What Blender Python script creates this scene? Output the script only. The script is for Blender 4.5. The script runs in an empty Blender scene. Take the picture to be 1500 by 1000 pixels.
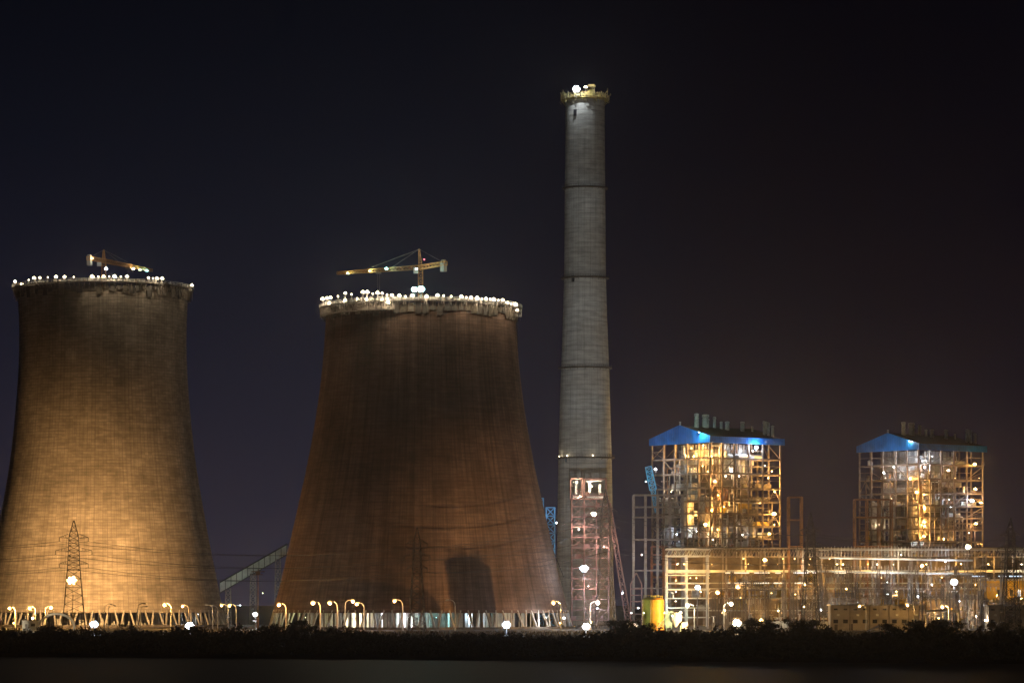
import bpy, math, random
from mathutils import Vector, Matrix
random.seed(7)
R = math.radians
PI = math.pi
sc = bpy.context.scene
col = sc.collection

# ---------------------------------------------------------------- camera
F = 5000.0; HY = 885.0; CZ = 10.5           # focal length (px of a 1500 px wide frame), horizon row, eye height
cam_d = bpy.data.cameras.new('camera'); cam = bpy.data.objects.new('camera', cam_d); col.objects.link(cam)
cam.location = (0, 0, CZ); cam.rotation_euler = (R(90), 0, 0)
cam_d.sensor_width = 36; cam_d.lens = 36 * F / 1500; cam_d.shift_y = (HY - 500) / 1500
cam_d.clip_start = 1; cam_d.clip_end = 60000
sc.camera = cam

# ---------------------------------------------------------------- view + world (night sky glow)
sc.view_settings.view_transform = 'Standard'; sc.view_settings.look = 'None'
sc.view_settings.exposure = 0; sc.view_settings.gamma = 1
w = bpy.data.worlds.new('World'); sc.world = w; w.use_nodes = True
nt = w.node_tree; nt.nodes.clear()
N = nt.nodes.new; L = nt.links.new
out = N('ShaderNodeOutputWorld'); bg = N('ShaderNodeBackground'); L(bg.outputs[0], out.inputs[0])
tc = N('ShaderNodeTexCoord'); sep = N('ShaderNodeSeparateXYZ'); L(tc.outputs['Generated'], sep.inputs[0])
def ramp(stops):
    r = N('ShaderNodeValToRGB'); r.color_ramp.interpolation = 'B_SPLINE'
    els = r.color_ramp.elements
    while len(els) < len(stops): els.new(0.5)
    for e, (p, c) in zip(els, stops): e.position = p; e.color = (*c, 1)
    return r
mz = N('ShaderNodeMapRange'); mz.inputs[1].default_value = 0; mz.inputs[2].default_value = 0.2; L(sep.outputs[2], mz.inputs[0])
ra = ramp([(0.0, (.034, .030, .054)), (0.15, (.025, .023, .042)), (0.40, (.009, .0105, .024)), (0.7, (.0036, .0050, .0108)), (1, (.0017, .0021, .0048))])
rb = ramp([(0.0, (.020, .013, .023)), (0.15, (.014, .0090, .018)), (0.40, (.0065, .0042, .0088)), (0.7, (.0024, .0020, .0050)), (1, (.0009, .0009, .0030))])
L(mz.outputs[0], ra.inputs[0]); L(mz.outputs[0], rb.inputs[0])
mx = N('ShaderNodeMapRange'); mx.interpolation_type = 'SMOOTHSTEP'; mx.inputs[1].default_value = -0.05; mx.inputs[2].default_value = 0.09; L(sep.outputs[0], mx.inputs[0])
mixw = N('ShaderNodeMix'); mixw.data_type = 'RGBA'
L(mx.outputs[0], mixw.inputs[0]); L(ra.outputs[0], mixw.inputs[6]); L(rb.outputs[0], mixw.inputs[7])
L(mixw.outputs[2], bg.inputs[0]); bg.inputs[1].default_value = .70
sc.cycles.max_bounces = 4; sc.cycles.diffuse_bounces = 2; sc.cycles.glossy_bounces = 2
sc.cycles.sample_clamp_indirect = 3.0; sc.cycles.use_light_tree = True
sc.cycles.volume_bounces = 0

def X(px, Y): return (px - 750.0) * Y / F
def Zp(py, Y): return CZ + (HY - py) * Y / F
def W(px, py, Y): return Vector((X(px, Y), Y, Zp(py, Y)))

# ---------------------------------------------------------------- materials
M = {}
def mat(name, base, rough=0.8, metal=0.0, var=0.25, scale=0.5, bump=0.0, dirt=None):
    m = bpy.data.materials.new(name); m.use_nodes = True; t = m.node_tree; b = t.nodes['Principled BSDF']
    b.inputs['Roughness'].default_value = rough; b.inputs['Metallic'].default_value = metal
    if 'Specular IOR Level' in b.inputs: b.inputs['Specular IOR Level'].default_value = 0.3
    co = t.nodes.new('ShaderNodeTexCoord'); no = t.nodes.new('ShaderNodeTexNoise')
    no.inputs['Scale'].default_value = scale; no.inputs['Detail'].default_value = 6; no.inputs['Roughness'].default_value = .65
    t.links.new(co.outputs['Object'], no.inputs['Vector'])
    cr = t.nodes.new('ShaderNodeValToRGB'); d = dirt or tuple(c * (1 - var) * .8 for c in base)
    cr.color_ramp.elements[0].position = .35; cr.color_ramp.elements[0].color = (*d, 1)
    cr.color_ramp.elements[1].position = .62; cr.color_ramp.elements[1].color = (*base, 1)
    t.links.new(no.outputs[0], cr.inputs[0]); t.links.new(cr.outputs[0], b.inputs['Base Color'])
    if bump:
        bp = t.nodes.new('ShaderNodeBump'); bp.inputs['Strength'].default_value = bump; bp.inputs['Distance'].default_value = .3
        t.links.new(no.outputs[0], bp.inputs['Height']); t.links.new(bp.outputs[0], b.inputs['Normal'])
    M[name] = m; return m
mat('steel', (.27, .25, .23), .6, .2, .5, .25, dirt=(.16, .12, .09))
mat('steel_light', (.55, .55, .53), .55, .2, .3, .3)
mat('steel_dark', (.10, .09, .085), .7, .1, .3, .3)
mat('pylon_steel', (.075, .07, .07), .7, .1, .3, .3)
mat('red_steel', (.30, .16, .145), .7, .1, .4, .3, dirt=(.16, .10, .09))
mat('boiler_steel', (.20, .155, .125), .65, .1, .5, .25, dirt=(.10, .07, .05))
mat('blue_steel', (.10, .34, .62), .5, .1, .2, .3)
mat('rust_steel', (.26, .14, .08), .8, .1, .4, .2)
mat('crane_yellow', (.60, .30, .10), .6, 0, .3, .3)
mat('platform_yellow', (.50, .42, .16), .7, 0, .6, .5, dirt=(.10, .09, .06))
mat('silo_yellow', (.36, .33, .06), .5, 0, .2, .2)
mat('silo_orange', (.46, .21, .015), .5, 0, .2, .2)
mat('clad_yellow_glow', (.46, .30, .04), .6, 0, .3, .1)  # also carries the yellow lamp glow of the lit panels
mat('grating', (.14, .125, .11), .9, 0, .3, .4)
mat('furnace_clad', (.16, .13, .10), .6, .3, .4, .12, dirt=(.06, .045, .03))
mat('duct', (.38, .35, .31), .5, .4, .3, .2)
mat('insulation', (.50, .49, .47), .5, .5, .3, .3)
mat('white_wall', (.42, .38, .34), .85, 0, .25, .15)
mat('concrete', (.36, .34, .31), .9, 0, .3, .1)
mat('pale_concrete', (.55, .56, .52), .85, 0, .25, .1)
mat('roof_dark', (.035, .035, .04), .8, 0, .2, .1)
mat('window_dark', (.03, .03, .035), .2, 0, .1, 1)
mat('formwork', (.13, .11, .09), .9, 0, .6, .4, dirt=(.05, .045, .04))
mat('vent_metal', (.42, .44, .44), .45, .4, .3, .4)
mat('wire', (.05, .05, .055), .6, .2, .1, 1)
mat('soil', (.055, .044, .034), .95, 0, .4, .02, bump=.3)
mat('leaf', (.085, .080, .042), .8, 0, .5, .12, dirt=(.045, .038, .022))
mat('grass', (.10, .085, .035), .9, 0, .5, .3)
mat('green_machine', (.30, .46, .38), .5, .1, .3, .4)
mat('plaster_white', (.75, .76, .74), .7, 0, .1, .3)
mat('glass_lens', (.6, .6, .6), .1, 0, .1, 1)

def clad(name, base, pitch=1.0, axis=0, rough=.5):
    """corrugated sheet: thin ribs in the surface"""
    m = mat(name, base, rough, .15, .25, .12); t = m.node_tree; b = t.nodes['Principled BSDF']
    co = t.nodes.new('ShaderNodeTexCoord'); sp = t.nodes.new('ShaderNodeSeparateXYZ'); t.links.new(co.outputs['Object'], sp.inputs[0])
    ad = t.nodes.new('ShaderNodeMath'); ad.operation = 'ADD'; t.links.new(sp.outputs[0], ad.inputs[0]); t.links.new(sp.outputs[1], ad.inputs[1])
    mu = t.nodes.new('ShaderNodeMath'); mu.operation = 'MULTIPLY'; mu.inputs[1].default_value = 2 * PI / pitch; t.links.new(ad.outputs[0], mu.inputs[0])
    si = t.nodes.new('ShaderNodeMath'); si.operation = 'SINE'; t.links.new(mu.outputs[0], si.inputs[0])
    bp = t.nodes.new('ShaderNodeBump'); bp.inputs['Strength'].default_value = .5; bp.inputs['Distance'].default_value = .12
    t.links.new(si.outputs[0], bp.inputs['Height']); t.links.new(bp.outputs[0], b.inputs['Normal']); return m
clad('blue_clad', (.02, .20, .68), 1.4)
clad('grey_clad', (.30, .30, .32), 1.2)

def shaft_mat(name, base, dark, bw, bh, panel, streak, blot=(.62, 1.25)):
    """board-marked concrete on UV in metres: pour lifts, shutter panels, run-off streaks"""
    m = bpy.data.materials.new(name); m.use_nodes = True; t = m.node_tree; b = t.nodes['Principled BSDF']; n = t.nodes.new; l = t.links.new
    b.inputs['Roughness'].default_value = .92; b.inputs['Specular IOR Level'].default_value = .15
    uv = n('ShaderNodeUVMap')
    br = n('ShaderNodeTexBrick'); br.offset = 0; br.inputs['Scale'].default_value = 1; br.inputs['Brick Width'].default_value = bw; br.inputs['Row Height'].default_value = bh
    br.inputs['Mortar Size'].default_value = .10; br.inputs['Mortar Smooth'].default_value = .5; br.inputs['Bias'].default_value = 0
    br.inputs['Color1'].default_value = (1 - panel, 1 - panel, 1 - panel, 1); br.inputs['Color2'].default_value = (1 + panel, 1 + panel, 1 + panel, 1); br.inputs['Mortar'].default_value = (.62, .62, .62, 1)
    l(uv.outputs[0], br.inputs['Vector'])
    def noise(sx, sy, det, rough=.6):
        mp = n('ShaderNodeMapping'); mp.inputs['Scale'].default_value = (sx, sy, 1); l(uv.outputs[0], mp.inputs[0])
        no = n('ShaderNodeTexNoise'); no.inputs['Scale'].default_value = 1; no.inputs['Detail'].default_value = det; no.inputs['Roughness'].default_value = rough; l(mp.outputs[0], no.inputs['Vector']); return no
    s1 = noise(.42, .012, 6, .75); s2 = noise(.05, .035, 5); s3 = noise(.11, .55, 3); s4 = noise(1.3, .05, 4)
    def mr(no, a, c, lo, hi):
        r = n('ShaderNodeMapRange'); r.inputs[1].default_value = a; r.inputs[2].default_value = c; r.inputs[3].default_value = lo; r.inputs[4].default_value = hi; l(no.outputs[0], r.inputs[0]); return r
    a1 = mr(s1, .35, .65, 1 - streak, 1 + streak); a2 = mr(s2, .35, .65, *blot); a3 = mr(s3, .4, .6, .80, 1.10); a4 = mr(s4, .35, .65, .90, 1.08)
    cur = a1
    for o in (a2, a3, a4):
        mu = n('ShaderNodeMath'); mu.operation = 'MULTIPLY'; l(cur.outputs[0], mu.inputs[0]); l(o.outputs[0], mu.inputs[1]); cur = mu
    b2 = n('ShaderNodeTexBrick'); b2.offset = .37; b2.inputs['Scale'].default_value = 1; b2.inputs['Brick Width'].default_value = bw * 3.1; b2.inputs['Row Height'].default_value = bh * 3; b2.inputs['Mortar Size'].default_value = .06
    b2.inputs['Color1'].default_value = (1 - panel * 1.5,) * 3 + (1,); b2.inputs['Color2'].default_value = (1 + panel * 1.5,) * 3 + (1,); b2.inputs['Mortar'].default_value = (.8, .8, .8, 1); l(uv.outputs[0], b2.inputs['Vector'])
    s5 = noise(.013, .02, 4); a5 = mr(s5, .42, .58, 0, 1); mb = n('ShaderNodeMix'); mb.data_type = 'FLOAT'; l(a5.outputs[0], mb.inputs[0]); mb.inputs[2].default_value = 1.0; l(b2.outputs[0], mb.inputs[3])
    mu = n('ShaderNodeMath'); mu.operation = 'MULTIPLY'; l(cur.outputs[0], mu.inputs[0]); l(mb.outputs[0], mu.inputs[1]); cur = mu
    vm = n('ShaderNodeVectorMath'); vm.operation = 'SCALE'; l(br.outputs[0], vm.inputs[0]); l(cur.outputs[0], vm.inputs['Scale'])
    v2 = n('ShaderNodeVectorMath'); v2.operation = 'MULTIPLY'; l(vm.outputs[0], v2.inputs[0]); v2.inputs[1].default_value = base
    l(v2.outputs[0], b.inputs['Base Color'])
    bp = n('ShaderNodeBump'); bp.inputs['Strength'].default_value = .6; bp.inputs['Distance'].default_value = .25
    l(vm.outputs[0], bp.inputs['Height']); l(bp.outputs[0], b.inputs['Normal'])
    M[name] = m
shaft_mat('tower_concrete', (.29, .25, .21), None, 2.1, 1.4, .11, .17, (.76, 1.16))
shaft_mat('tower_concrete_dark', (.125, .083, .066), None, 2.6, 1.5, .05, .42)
shaft_mat('stack_concrete', (.40, .40, .37), None, 3.2, 2.5, .05, .08, (.88, 1.08))

def emat(name, c, s):
    m = bpy.data.materials.new(name); m.use_nodes = True; t = m.node_tree; b = t.nodes['Principled BSDF']
    b.inputs['Base Color'].default_value = (.8, .8, .8, 1)
    b.inputs['Emission Color'].default_value = (*c, 1); b.inputs['Emission Strength'].default_value = s
    m.cycles.emission_sampling = 'NONE'; M[name] = m
COL = dict(towerglow=(1, .555, .20), sodium=(1, .44, .13), amber=(1, .52, .13), warm=(1, .80, .52), white=(.88, .94, 1), blue=(.60, .78, 1), cyan=(.45, 1, .95), green=(.85, 1, .45), red=(1, .06, .12), pink=(1, .72, .62))
for k, c in COL.items(): emat('lens_' + k, c, 3.0 if k in ('red', 'green', 'cyan') else 2.3 if k in ('amber', 'sodium') else 7)
for k in ('white', 'warm', 'amber', 'blue'): emat('glow_' + k, COL[k], 1.6)

# ---------------------------------------------------------------- mesh helpers
class MB:
    def __init__(s): s.v = []; s.f = []; s.uv = []
    def add(s, vs, fs):
        o = len(s.v); s.v += [tuple(p) for p in vs]; s.f += [tuple(i + o for i in f) for f in fs]; return s
    def box(s, c, d, rz=0.0):
        x, y, z = d[0] / 2, d[1] / 2, d[2] / 2; ca, sa = math.cos(rz), math.sin(rz); vs = []
        for k in (-z, z):
            for a, b in ((-x, -y), (x, -y), (x, y), (-x, y)): vs.append((c[0] + a * ca - b * sa, c[1] + a * sa + b * ca, c[2] + k))
        return s.add(vs, [(3, 2, 1, 0), (4, 5, 6, 7), (0, 1, 5, 4), (1, 2, 6, 5), (2, 3, 7, 6), (3, 0, 4, 7)])
    def bb(s, a, b): return s.box(((a[0] + b[0]) / 2, (a[1] + b[1]) / 2, (a[2] + b[2]) / 2), (abs(b[0] - a[0]), abs(b[1] - a[1]), abs(b[2] - a[2])))
    def tube(s, p, q, r, r2=None, n=6, cap=True, ph=0.0):
        p = Vector(p); q = Vector(q); r2 = r if r2 is None else r2; d = q - p
        if d.length < 1e-6: return s
        d.normalize(); up = Vector((0, 0, 1)) if abs(d.z) < .95 else Vector((1, 0, 0))
        a = d.cross(up).normalized(); b = a.cross(d).normalized(); vs = []
        for c, rr in ((p, r), (q, r2)):
            for i in range(n):
                t = 2 * PI * i / n + ph; vs.append(c + (a * math.cos(t) + b * math.sin(t)) * rr)
        fs = [(i, (i + 1) % n, n + (i + 1) % n, n + i) for i in range(n)]
        if cap: fs += [tuple(range(n - 1, -1, -1)), tuple(range(n, 2 * n))]
        return s.add(vs, fs)
    def beam(s, p, q, w): return s.tube(p, q, w * .7071, n=4, ph=PI / 4)
    def path(s, pts, r, n=5):
        for a, b in zip(pts[:-1], pts[1:]): s.tube(a, b, r, n=n)
        return s
    def lathe(s, prof, n=32, c=(0, 0, 0), uvr=None, close=False, a0=0.0, a1=2 * PI):
        o = len(s.v); full = abs(a1 - a0 - 2 * PI) < 1e-6; m = n if full else n + 1
        for r, z in prof:
            for i in range(m):
                t = a0 + (a1 - a0) * i / n; s.v.append((c[0] + r * math.cos(t), c[1] + r * math.sin(t), c[2] + z))
        for j in range(len(prof) - 1):
            for i in range(n):
                i2 = (i + 1) % m; s.f.append((o + j * m + i, o + j * m + i2, o + (j + 1) * m + i2, o + (j + 1) * m + i))
                if uvr is not None:
                    s.uv.append([(uvr * 2 * PI * i / n, prof[j][1]), (uvr * 2 * PI * (i + 1) / n, prof[j][1]), (uvr * 2 * PI * (i + 1) / n, prof[j + 1][1]), (uvr * 2 * PI * i / n, prof[j + 1][1])])
        if close:
            s.f.append(tuple(o + i for i in range(m - 1, -1, -1))); k = o + (len(prof) - 1) * m; s.f.append(tuple(k + i for i in range(m)))
        return s
    def ball(s, c, r, n=10, m=6, sz=1.0):
        return s.lathe([(max(.001, r * math.sin(PI * j / m)), -r * sz * math.cos(PI * j / m)) for j in range(m + 1)], n, c)
    def prism(s, pts, a, b):
        """polygon pts extruded from offset a to offset b (vectors)"""
        n = len(pts); a = Vector(a); b = Vector(b); vs = [Vector(p) + a for p in pts] + [Vector(p) + b for p in pts]
        return s.add(vs, [tuple(range(n - 1, -1, -1)), tuple(range(n, 2 * n))] + [(i, (i + 1) % n, n + (i + 1) % n, n + i) for i in range(n)])
    def lattice(s, p, q, w, w2=None, seg=None, chord=.12, br=.07, up=None, n=4):
        """open box truss from p to q"""
        p = Vector(p); q = Vector(q); w2 = w if w2 is None else w2; d = q - p; ln = d.length; d.normalize()
        u = Vector(up) if up else (Vector((1, 0, 0)) if abs(d.z) > .5 else Vector((0, 0, 1)))
        a = (u - d * u.dot(d)).normalized(); b = d.cross(a).normalized()
        seg = seg or max(2, round(ln / (max(w, w2) * 1.1)))
        cor = ((1, 1), (1, -1), (-1, -1), (-1, 1))
        def pt(i, k):
            t = i / seg; ww = (w + (w2 - w) * t) / 2; return p + d * ln * t + a * cor[k % 4][0] * ww + b * cor[k % 4][1] * ww
        for k in range(4):
            s.beam(pt(0, k), pt(seg, k), chord)
            for i in range(seg):
                s.beam(pt(i, k), pt(i + 1, k + 1), br)
                if w > 3: s.beam(pt(i, k + 1), pt(i + 1, k), br)
                s.beam(pt(i, k), pt(i, k + 1), br)
        for k in range(4): s.beam(pt(seg, k), pt(seg, k + 1), br)
        return s
    def build(s, name, m, parent=None, off=(0, 0, 0), smooth=False):
        me = bpy.data.meshes.new(name)
        me.from_pydata([(v[0] - off[0], v[1] - off[1], v[2] - off[2]) for v in s.v], [], s.f)
        if s.uv and len(s.uv) == len(s.f):
            ul = me.uv_layers.new(name='UVMap'); k = 0
            for fu in s.uv:
                for p in fu: ul.data[k].uv = p; k += 1
        if smooth: me.polygons.foreach_set('use_smooth', [True] * len(me.polygons))
        me.materials.append(M[m] if isinstance(m, str) else m); me.update()
        o = bpy.data.objects.new(name, me); col.objects.link(o)
        if parent: o.parent = parent
        else: o.location = off
        return o
def tag(o, label=None, cat=None, group=None, kind=None):
    if label: o['label'] = label
    if cat: o['category'] = cat
    if group: o['group'] = group
    if kind: o['kind'] = kind
    return o
def thing(name, label, cat, loc=(0, 0, 0), rz=0.0, group=None):
    o = bpy.data.objects.new(name, None); col.objects.link(o); o.location = loc; o.rotation_euler = (0, 0, rz); o.empty_display_size = .5
    return tag(o, label, cat, group)
def copy_tree(o, parent=None):
    c = o.copy(); col.objects.link(c); c.parent = parent
    for ch in list(o.children): copy_tree(ch, c)
    return c
ORD = ['leftmost', 'second', 'third', 'fourth', 'fifth', 'sixth', 'seventh', 'eighth', 'ninth', 'tenth', 'eleventh', 'twelfth', 'thirteenth', 'fourteenth', 'fifteenth', 'sixteenth', 'seventeenth', 'eighteenth', 'nineteenth', 'twentieth', 'twenty-first', 'twenty-second', 'twenty-third', 'twenty-fourth', 'twenty-fifth', 'twenty-sixth', 'twenty-seventh', 'twenty-eighth', 'twenty-ninth', 'thirtieth']
def ordw(i, n):
    if i == 0: return 'leftmost'
    if i == n - 1: return 'rightmost'
    if i < len(ORD): return ORD[i] + ' from the left'
    return 'number %d from the left' % (i + 1)

LD = {}
def light(parent, kind, power, loc, rad=.14, spot=None, aim=None):
    """the light a lamp throws"""
    key = (kind, round(power), rad, spot)
    if key not in LD:
        d = bpy.data.lights.new('lamp_light', 'SPOT' if spot else 'POINT'); d.color = COL[kind]; d.energy = power; d.shadow_soft_size = rad
        if spot: d.spot_size = R(spot); d.spot_blend = .9
        LD[key] = d
    o = bpy.data.objects.new('lamp_light', LD[key]); col.objects.link(o); o.location = loc
    if aim is not None: o.rotation_euler = (Vector(aim) - Vector(loc)).to_track_quat('-Z', 'Y').to_euler()
    if parent: o.parent = parent
    return o
KW = 260.0

# ================================================================= GROUND, WATER
def shoreY(px): return 724 - (px / 1500.0) * 96
def build_ground():
    b = MB(); xs = [-9000, -3000, -900, -400] + [-240 + 12 * i for i in range(41)] + [400, 900, 3000, 9000]
    rows = []
    for x in xs:
        sy = 680 - max(-300, min(300, x)) * .42
        rows.append([(x, sy - 60, -4), (x, sy - 2, -1.0), (x, sy + 3, -.3), (x, sy + 14, .7 + .3 * math.sin(x * .11)), (x, sy + 50, 1.2 + .4 * math.sin(x * .07)), (x, sy + 90, .3), (x, 900, 0), (x, 1300, 0), (x, 1700, 0), (x, 2500, 0), (x, 6000, 0), (x, 30000, 0)])
    k = len(rows[0]); vs = [p for r in rows for p in r]
    fs = [(i * k + j, (i + 1) * k + j, (i + 1) * k + j + 1, i * k + j + 1) for i in range(len(xs) - 1) for j in range(k - 1)]
    b.add(vs, fs); tag(b.build('ground', 'soil', smooth=True), 'dark flat industrial ground behind the scrub bank', kind='structure')
    near = MB(); near.add([(-600, -200, 7.8), (600, -200, 7.8), (600, 12, 7.8), (-600, 12, 7.8), (-600, 60, -3), (600, 60, -3)], [(0, 1, 2, 3), (3, 2, 5, 4)])
    tag(near.build('near_bank', 'soil'), kind='structure')
    m = bpy.data.materials.new('water'); m.use_nodes = True; t = m.node_tree; p = t.nodes['Principled BSDF']
    p.inputs['Base Color'].default_value = (.010, .016, .024, 1); p.inputs['Roughness'].default_value = .46; p.inputs['IOR'].default_value = 1.33; p.inputs['Specular IOR Level'].default_value = .14
    co = t.nodes.new('ShaderNodeTexCoord'); mp = t.nodes.new('ShaderNodeMapping'); mp.inputs['Scale'].default_value = (.10, .8, 1)
    no = t.nodes.new('ShaderNodeTexNoise'); no.inputs['Scale'].default_value = 1; no.inputs['Detail'].default_value = 5
    bp = t.nodes.new('ShaderNodeBump'); bp.inputs['Strength'].default_value = .5; bp.inputs['Distance'].default_value = .5
    t.links.new(co.outputs['Object'], mp.inputs[0]); t.links.new(mp.outputs[0], no.inputs['Vector']); t.links.new(no.outputs[0], bp.inputs['Height']); t.links.new(bp.outputs[0], p.inputs['Normal'])
    M['water'] = m
    wt = MB(); wt.add([(-3000, 10, -.6), (3000, 10, -.6), (3000, 1000, -.6), (-3000, 1000, -.6)], [(0, 1, 2, 3)])
    tag(wt.build('water', 'water'), 'dark rippled lake in the foreground', kind='structure')
build_ground()

TOPS = [(-60, 916), (0, 916), (100, 917), (200, 917), (300, 916), (400, 914), (440, 911), (470, 915), (510, 921), (600, 925), (700, 926), (800, 926), (870, 923), (900, 913), (920, 909), (950, 914), (980, 917), (1000, 918), (1060, 915), (1100, 908), (1150, 907), (1180, 906), (1200, 913), (1230, 922), (1270, 925), (1300, 916), (1330, 912), (1370, 908), (1400, 910), (1430, 919), (1460, 916), (1500, 914), (1580, 915)]
def topy(px):
    for (a, ya), (b_, yb) in zip(TOPS[:-1], TOPS[1:]):
        if a <= px <= b_: return ya + (yb - ya) * (px - a) / (b_ - a)
    return 915
def build_scrub():
    b = MB(); rnd = random.Random(3)
    for row, (dy, hf) in enumerate([(6, .35), (14, .55), (24, .8), (36, 1.0), (50, .98)]):
        px = -90.0
        while px < 1600:
            Y = shoreY(px) + dy + rnd.uniform(-4, 4); cx = X(px, Y); top = (Zp(topy(max(-60, min(1580, px))), Y) - .4) * hf * rnd.uniform(.80, 1.10)
            rw = rnd.uniform(1.6, 3.4); h = max(1.2, top)
            for _ in range(int(150 + 45 * h)):
                a = rnd.uniform(0, 2 * PI); u = rnd.random() ** .4; zz = rnd.random()
                rr = rw * u * math.sqrt(max(.05, 1 - (zz * 1.02 - .35) ** 2 * 1.6)) * 1.1
                c = Vector((cx + rr * math.cos(a), Y + rr * math.sin(a) * .8, .3 + zz ** .8 * h * (1 - .28 * u ** 2) + rnd.uniform(-.2, .3)))
                s = rnd.uniform(.16, .42); d1 = Vector((rnd.uniform(-1, 1), rnd.uniform(-1, 1), rnd.uniform(-.6, 1))).normalized() * s
                d2 = d1.cross(Vector((rnd.uniform(-1, 1), rnd.uniform(-1, 1), rnd.uniform(-1, 1)))).normalized() * s * .7
                b.add([c - d1, c + d2, c + d1, c - d2], [(0, 1, 2, 3)])
            px += rw * 1.25 * F / Y * rnd.uniform(.8, 1.2)
    tag(b.build('scrub', 'leaf'), 'dense dark scrub and low bushes along the far shore', kind='stuff')
    g = MB()
    for _ in range(9000):
        px = rnd.uniform(480, 1480); Y = rnd.uniform(800, 1330); x = X(px, Y); h = rnd.uniform(.3, 1.1)
        g.add([(x - .12, Y, 0), (x + .12, Y, 0), (x + rnd.uniform(-.4, .4), Y + rnd.uniform(-.3, .3), h)], [(0, 1, 2)])
    tag(g.build('dry_grass', 'grass'), 'patchy dry grass in front of the cooling towers', kind='stuff')
build_scrub()
def tree(px, pyt, Y, label, seed):
    rnd = random.Random(seed); x = X(px, Y); h = Zp(pyt, Y); t = thing('scrub_tree', label, 'tree', (x, Y, 0), rnd.uniform(0, 6), 'scrub trees standing above the bushes')
    b = MB().tube((0, 0, -.5), (.2, 0, h * .45), .22, .13, 7); tips = []
    for k in range(7):
        a = rnd.uniform(0, 6.28); q = Vector((.2, 0, h * rnd.uniform(.25, .45))); e = Vector((math.cos(a) * rnd.uniform(.8, 2.4), math.sin(a) * rnd.uniform(.8, 2.4), h * rnd.uniform(.6, .95))); b.tube(q, e, .09, .03, 5); tips.append(e)
    b.build('trunk', 'rust_steel', t); c = MB()
    for e in tips:
        for _ in range(190):
            d = Vector((rnd.gauss(0, .62), rnd.gauss(0, .62), rnd.gauss(0, .38))); p = e + d; p.z = min(p.z, h + rnd.uniform(-.3, .1)); s_ = rnd.uniform(.10, .26)
            d1 = Vector((rnd.uniform(-1, 1), rnd.uniform(-1, 1), rnd.uniform(-1, 1))).normalized() * s_; d2 = d1.cross(Vector((rnd.uniform(-1, 1), rnd.uniform(-1, 1), 1))).normalized() * s_ * .7
            c.add([p - d1, p + d2, p + d1, p - d2], [(0, 1, 2, 3)])
    c.build('crown', 'leaf', t)
TRS = [(-20, 913, 860), (62, 914, 850), (186, 914, 860), (398, 912, 850), (441, 908, 845), (494, 916, 860), (903, 908, 860), (921, 905, 845), (941, 911, 850), (1096, 905, 850), (1124, 904, 860), (1166, 903, 850), (1188, 908, 855), (1301, 913, 860), (1339, 909, 850), (1371, 905, 860), (1396, 908, 855), (1461, 912, 860)]
for i, (px, pyt, Y) in enumerate(TRS): tree(px, pyt, Y, '%s small dark tree rising above the scrub line' % ordw(i, len(TRS)), 50 + i)

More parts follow.
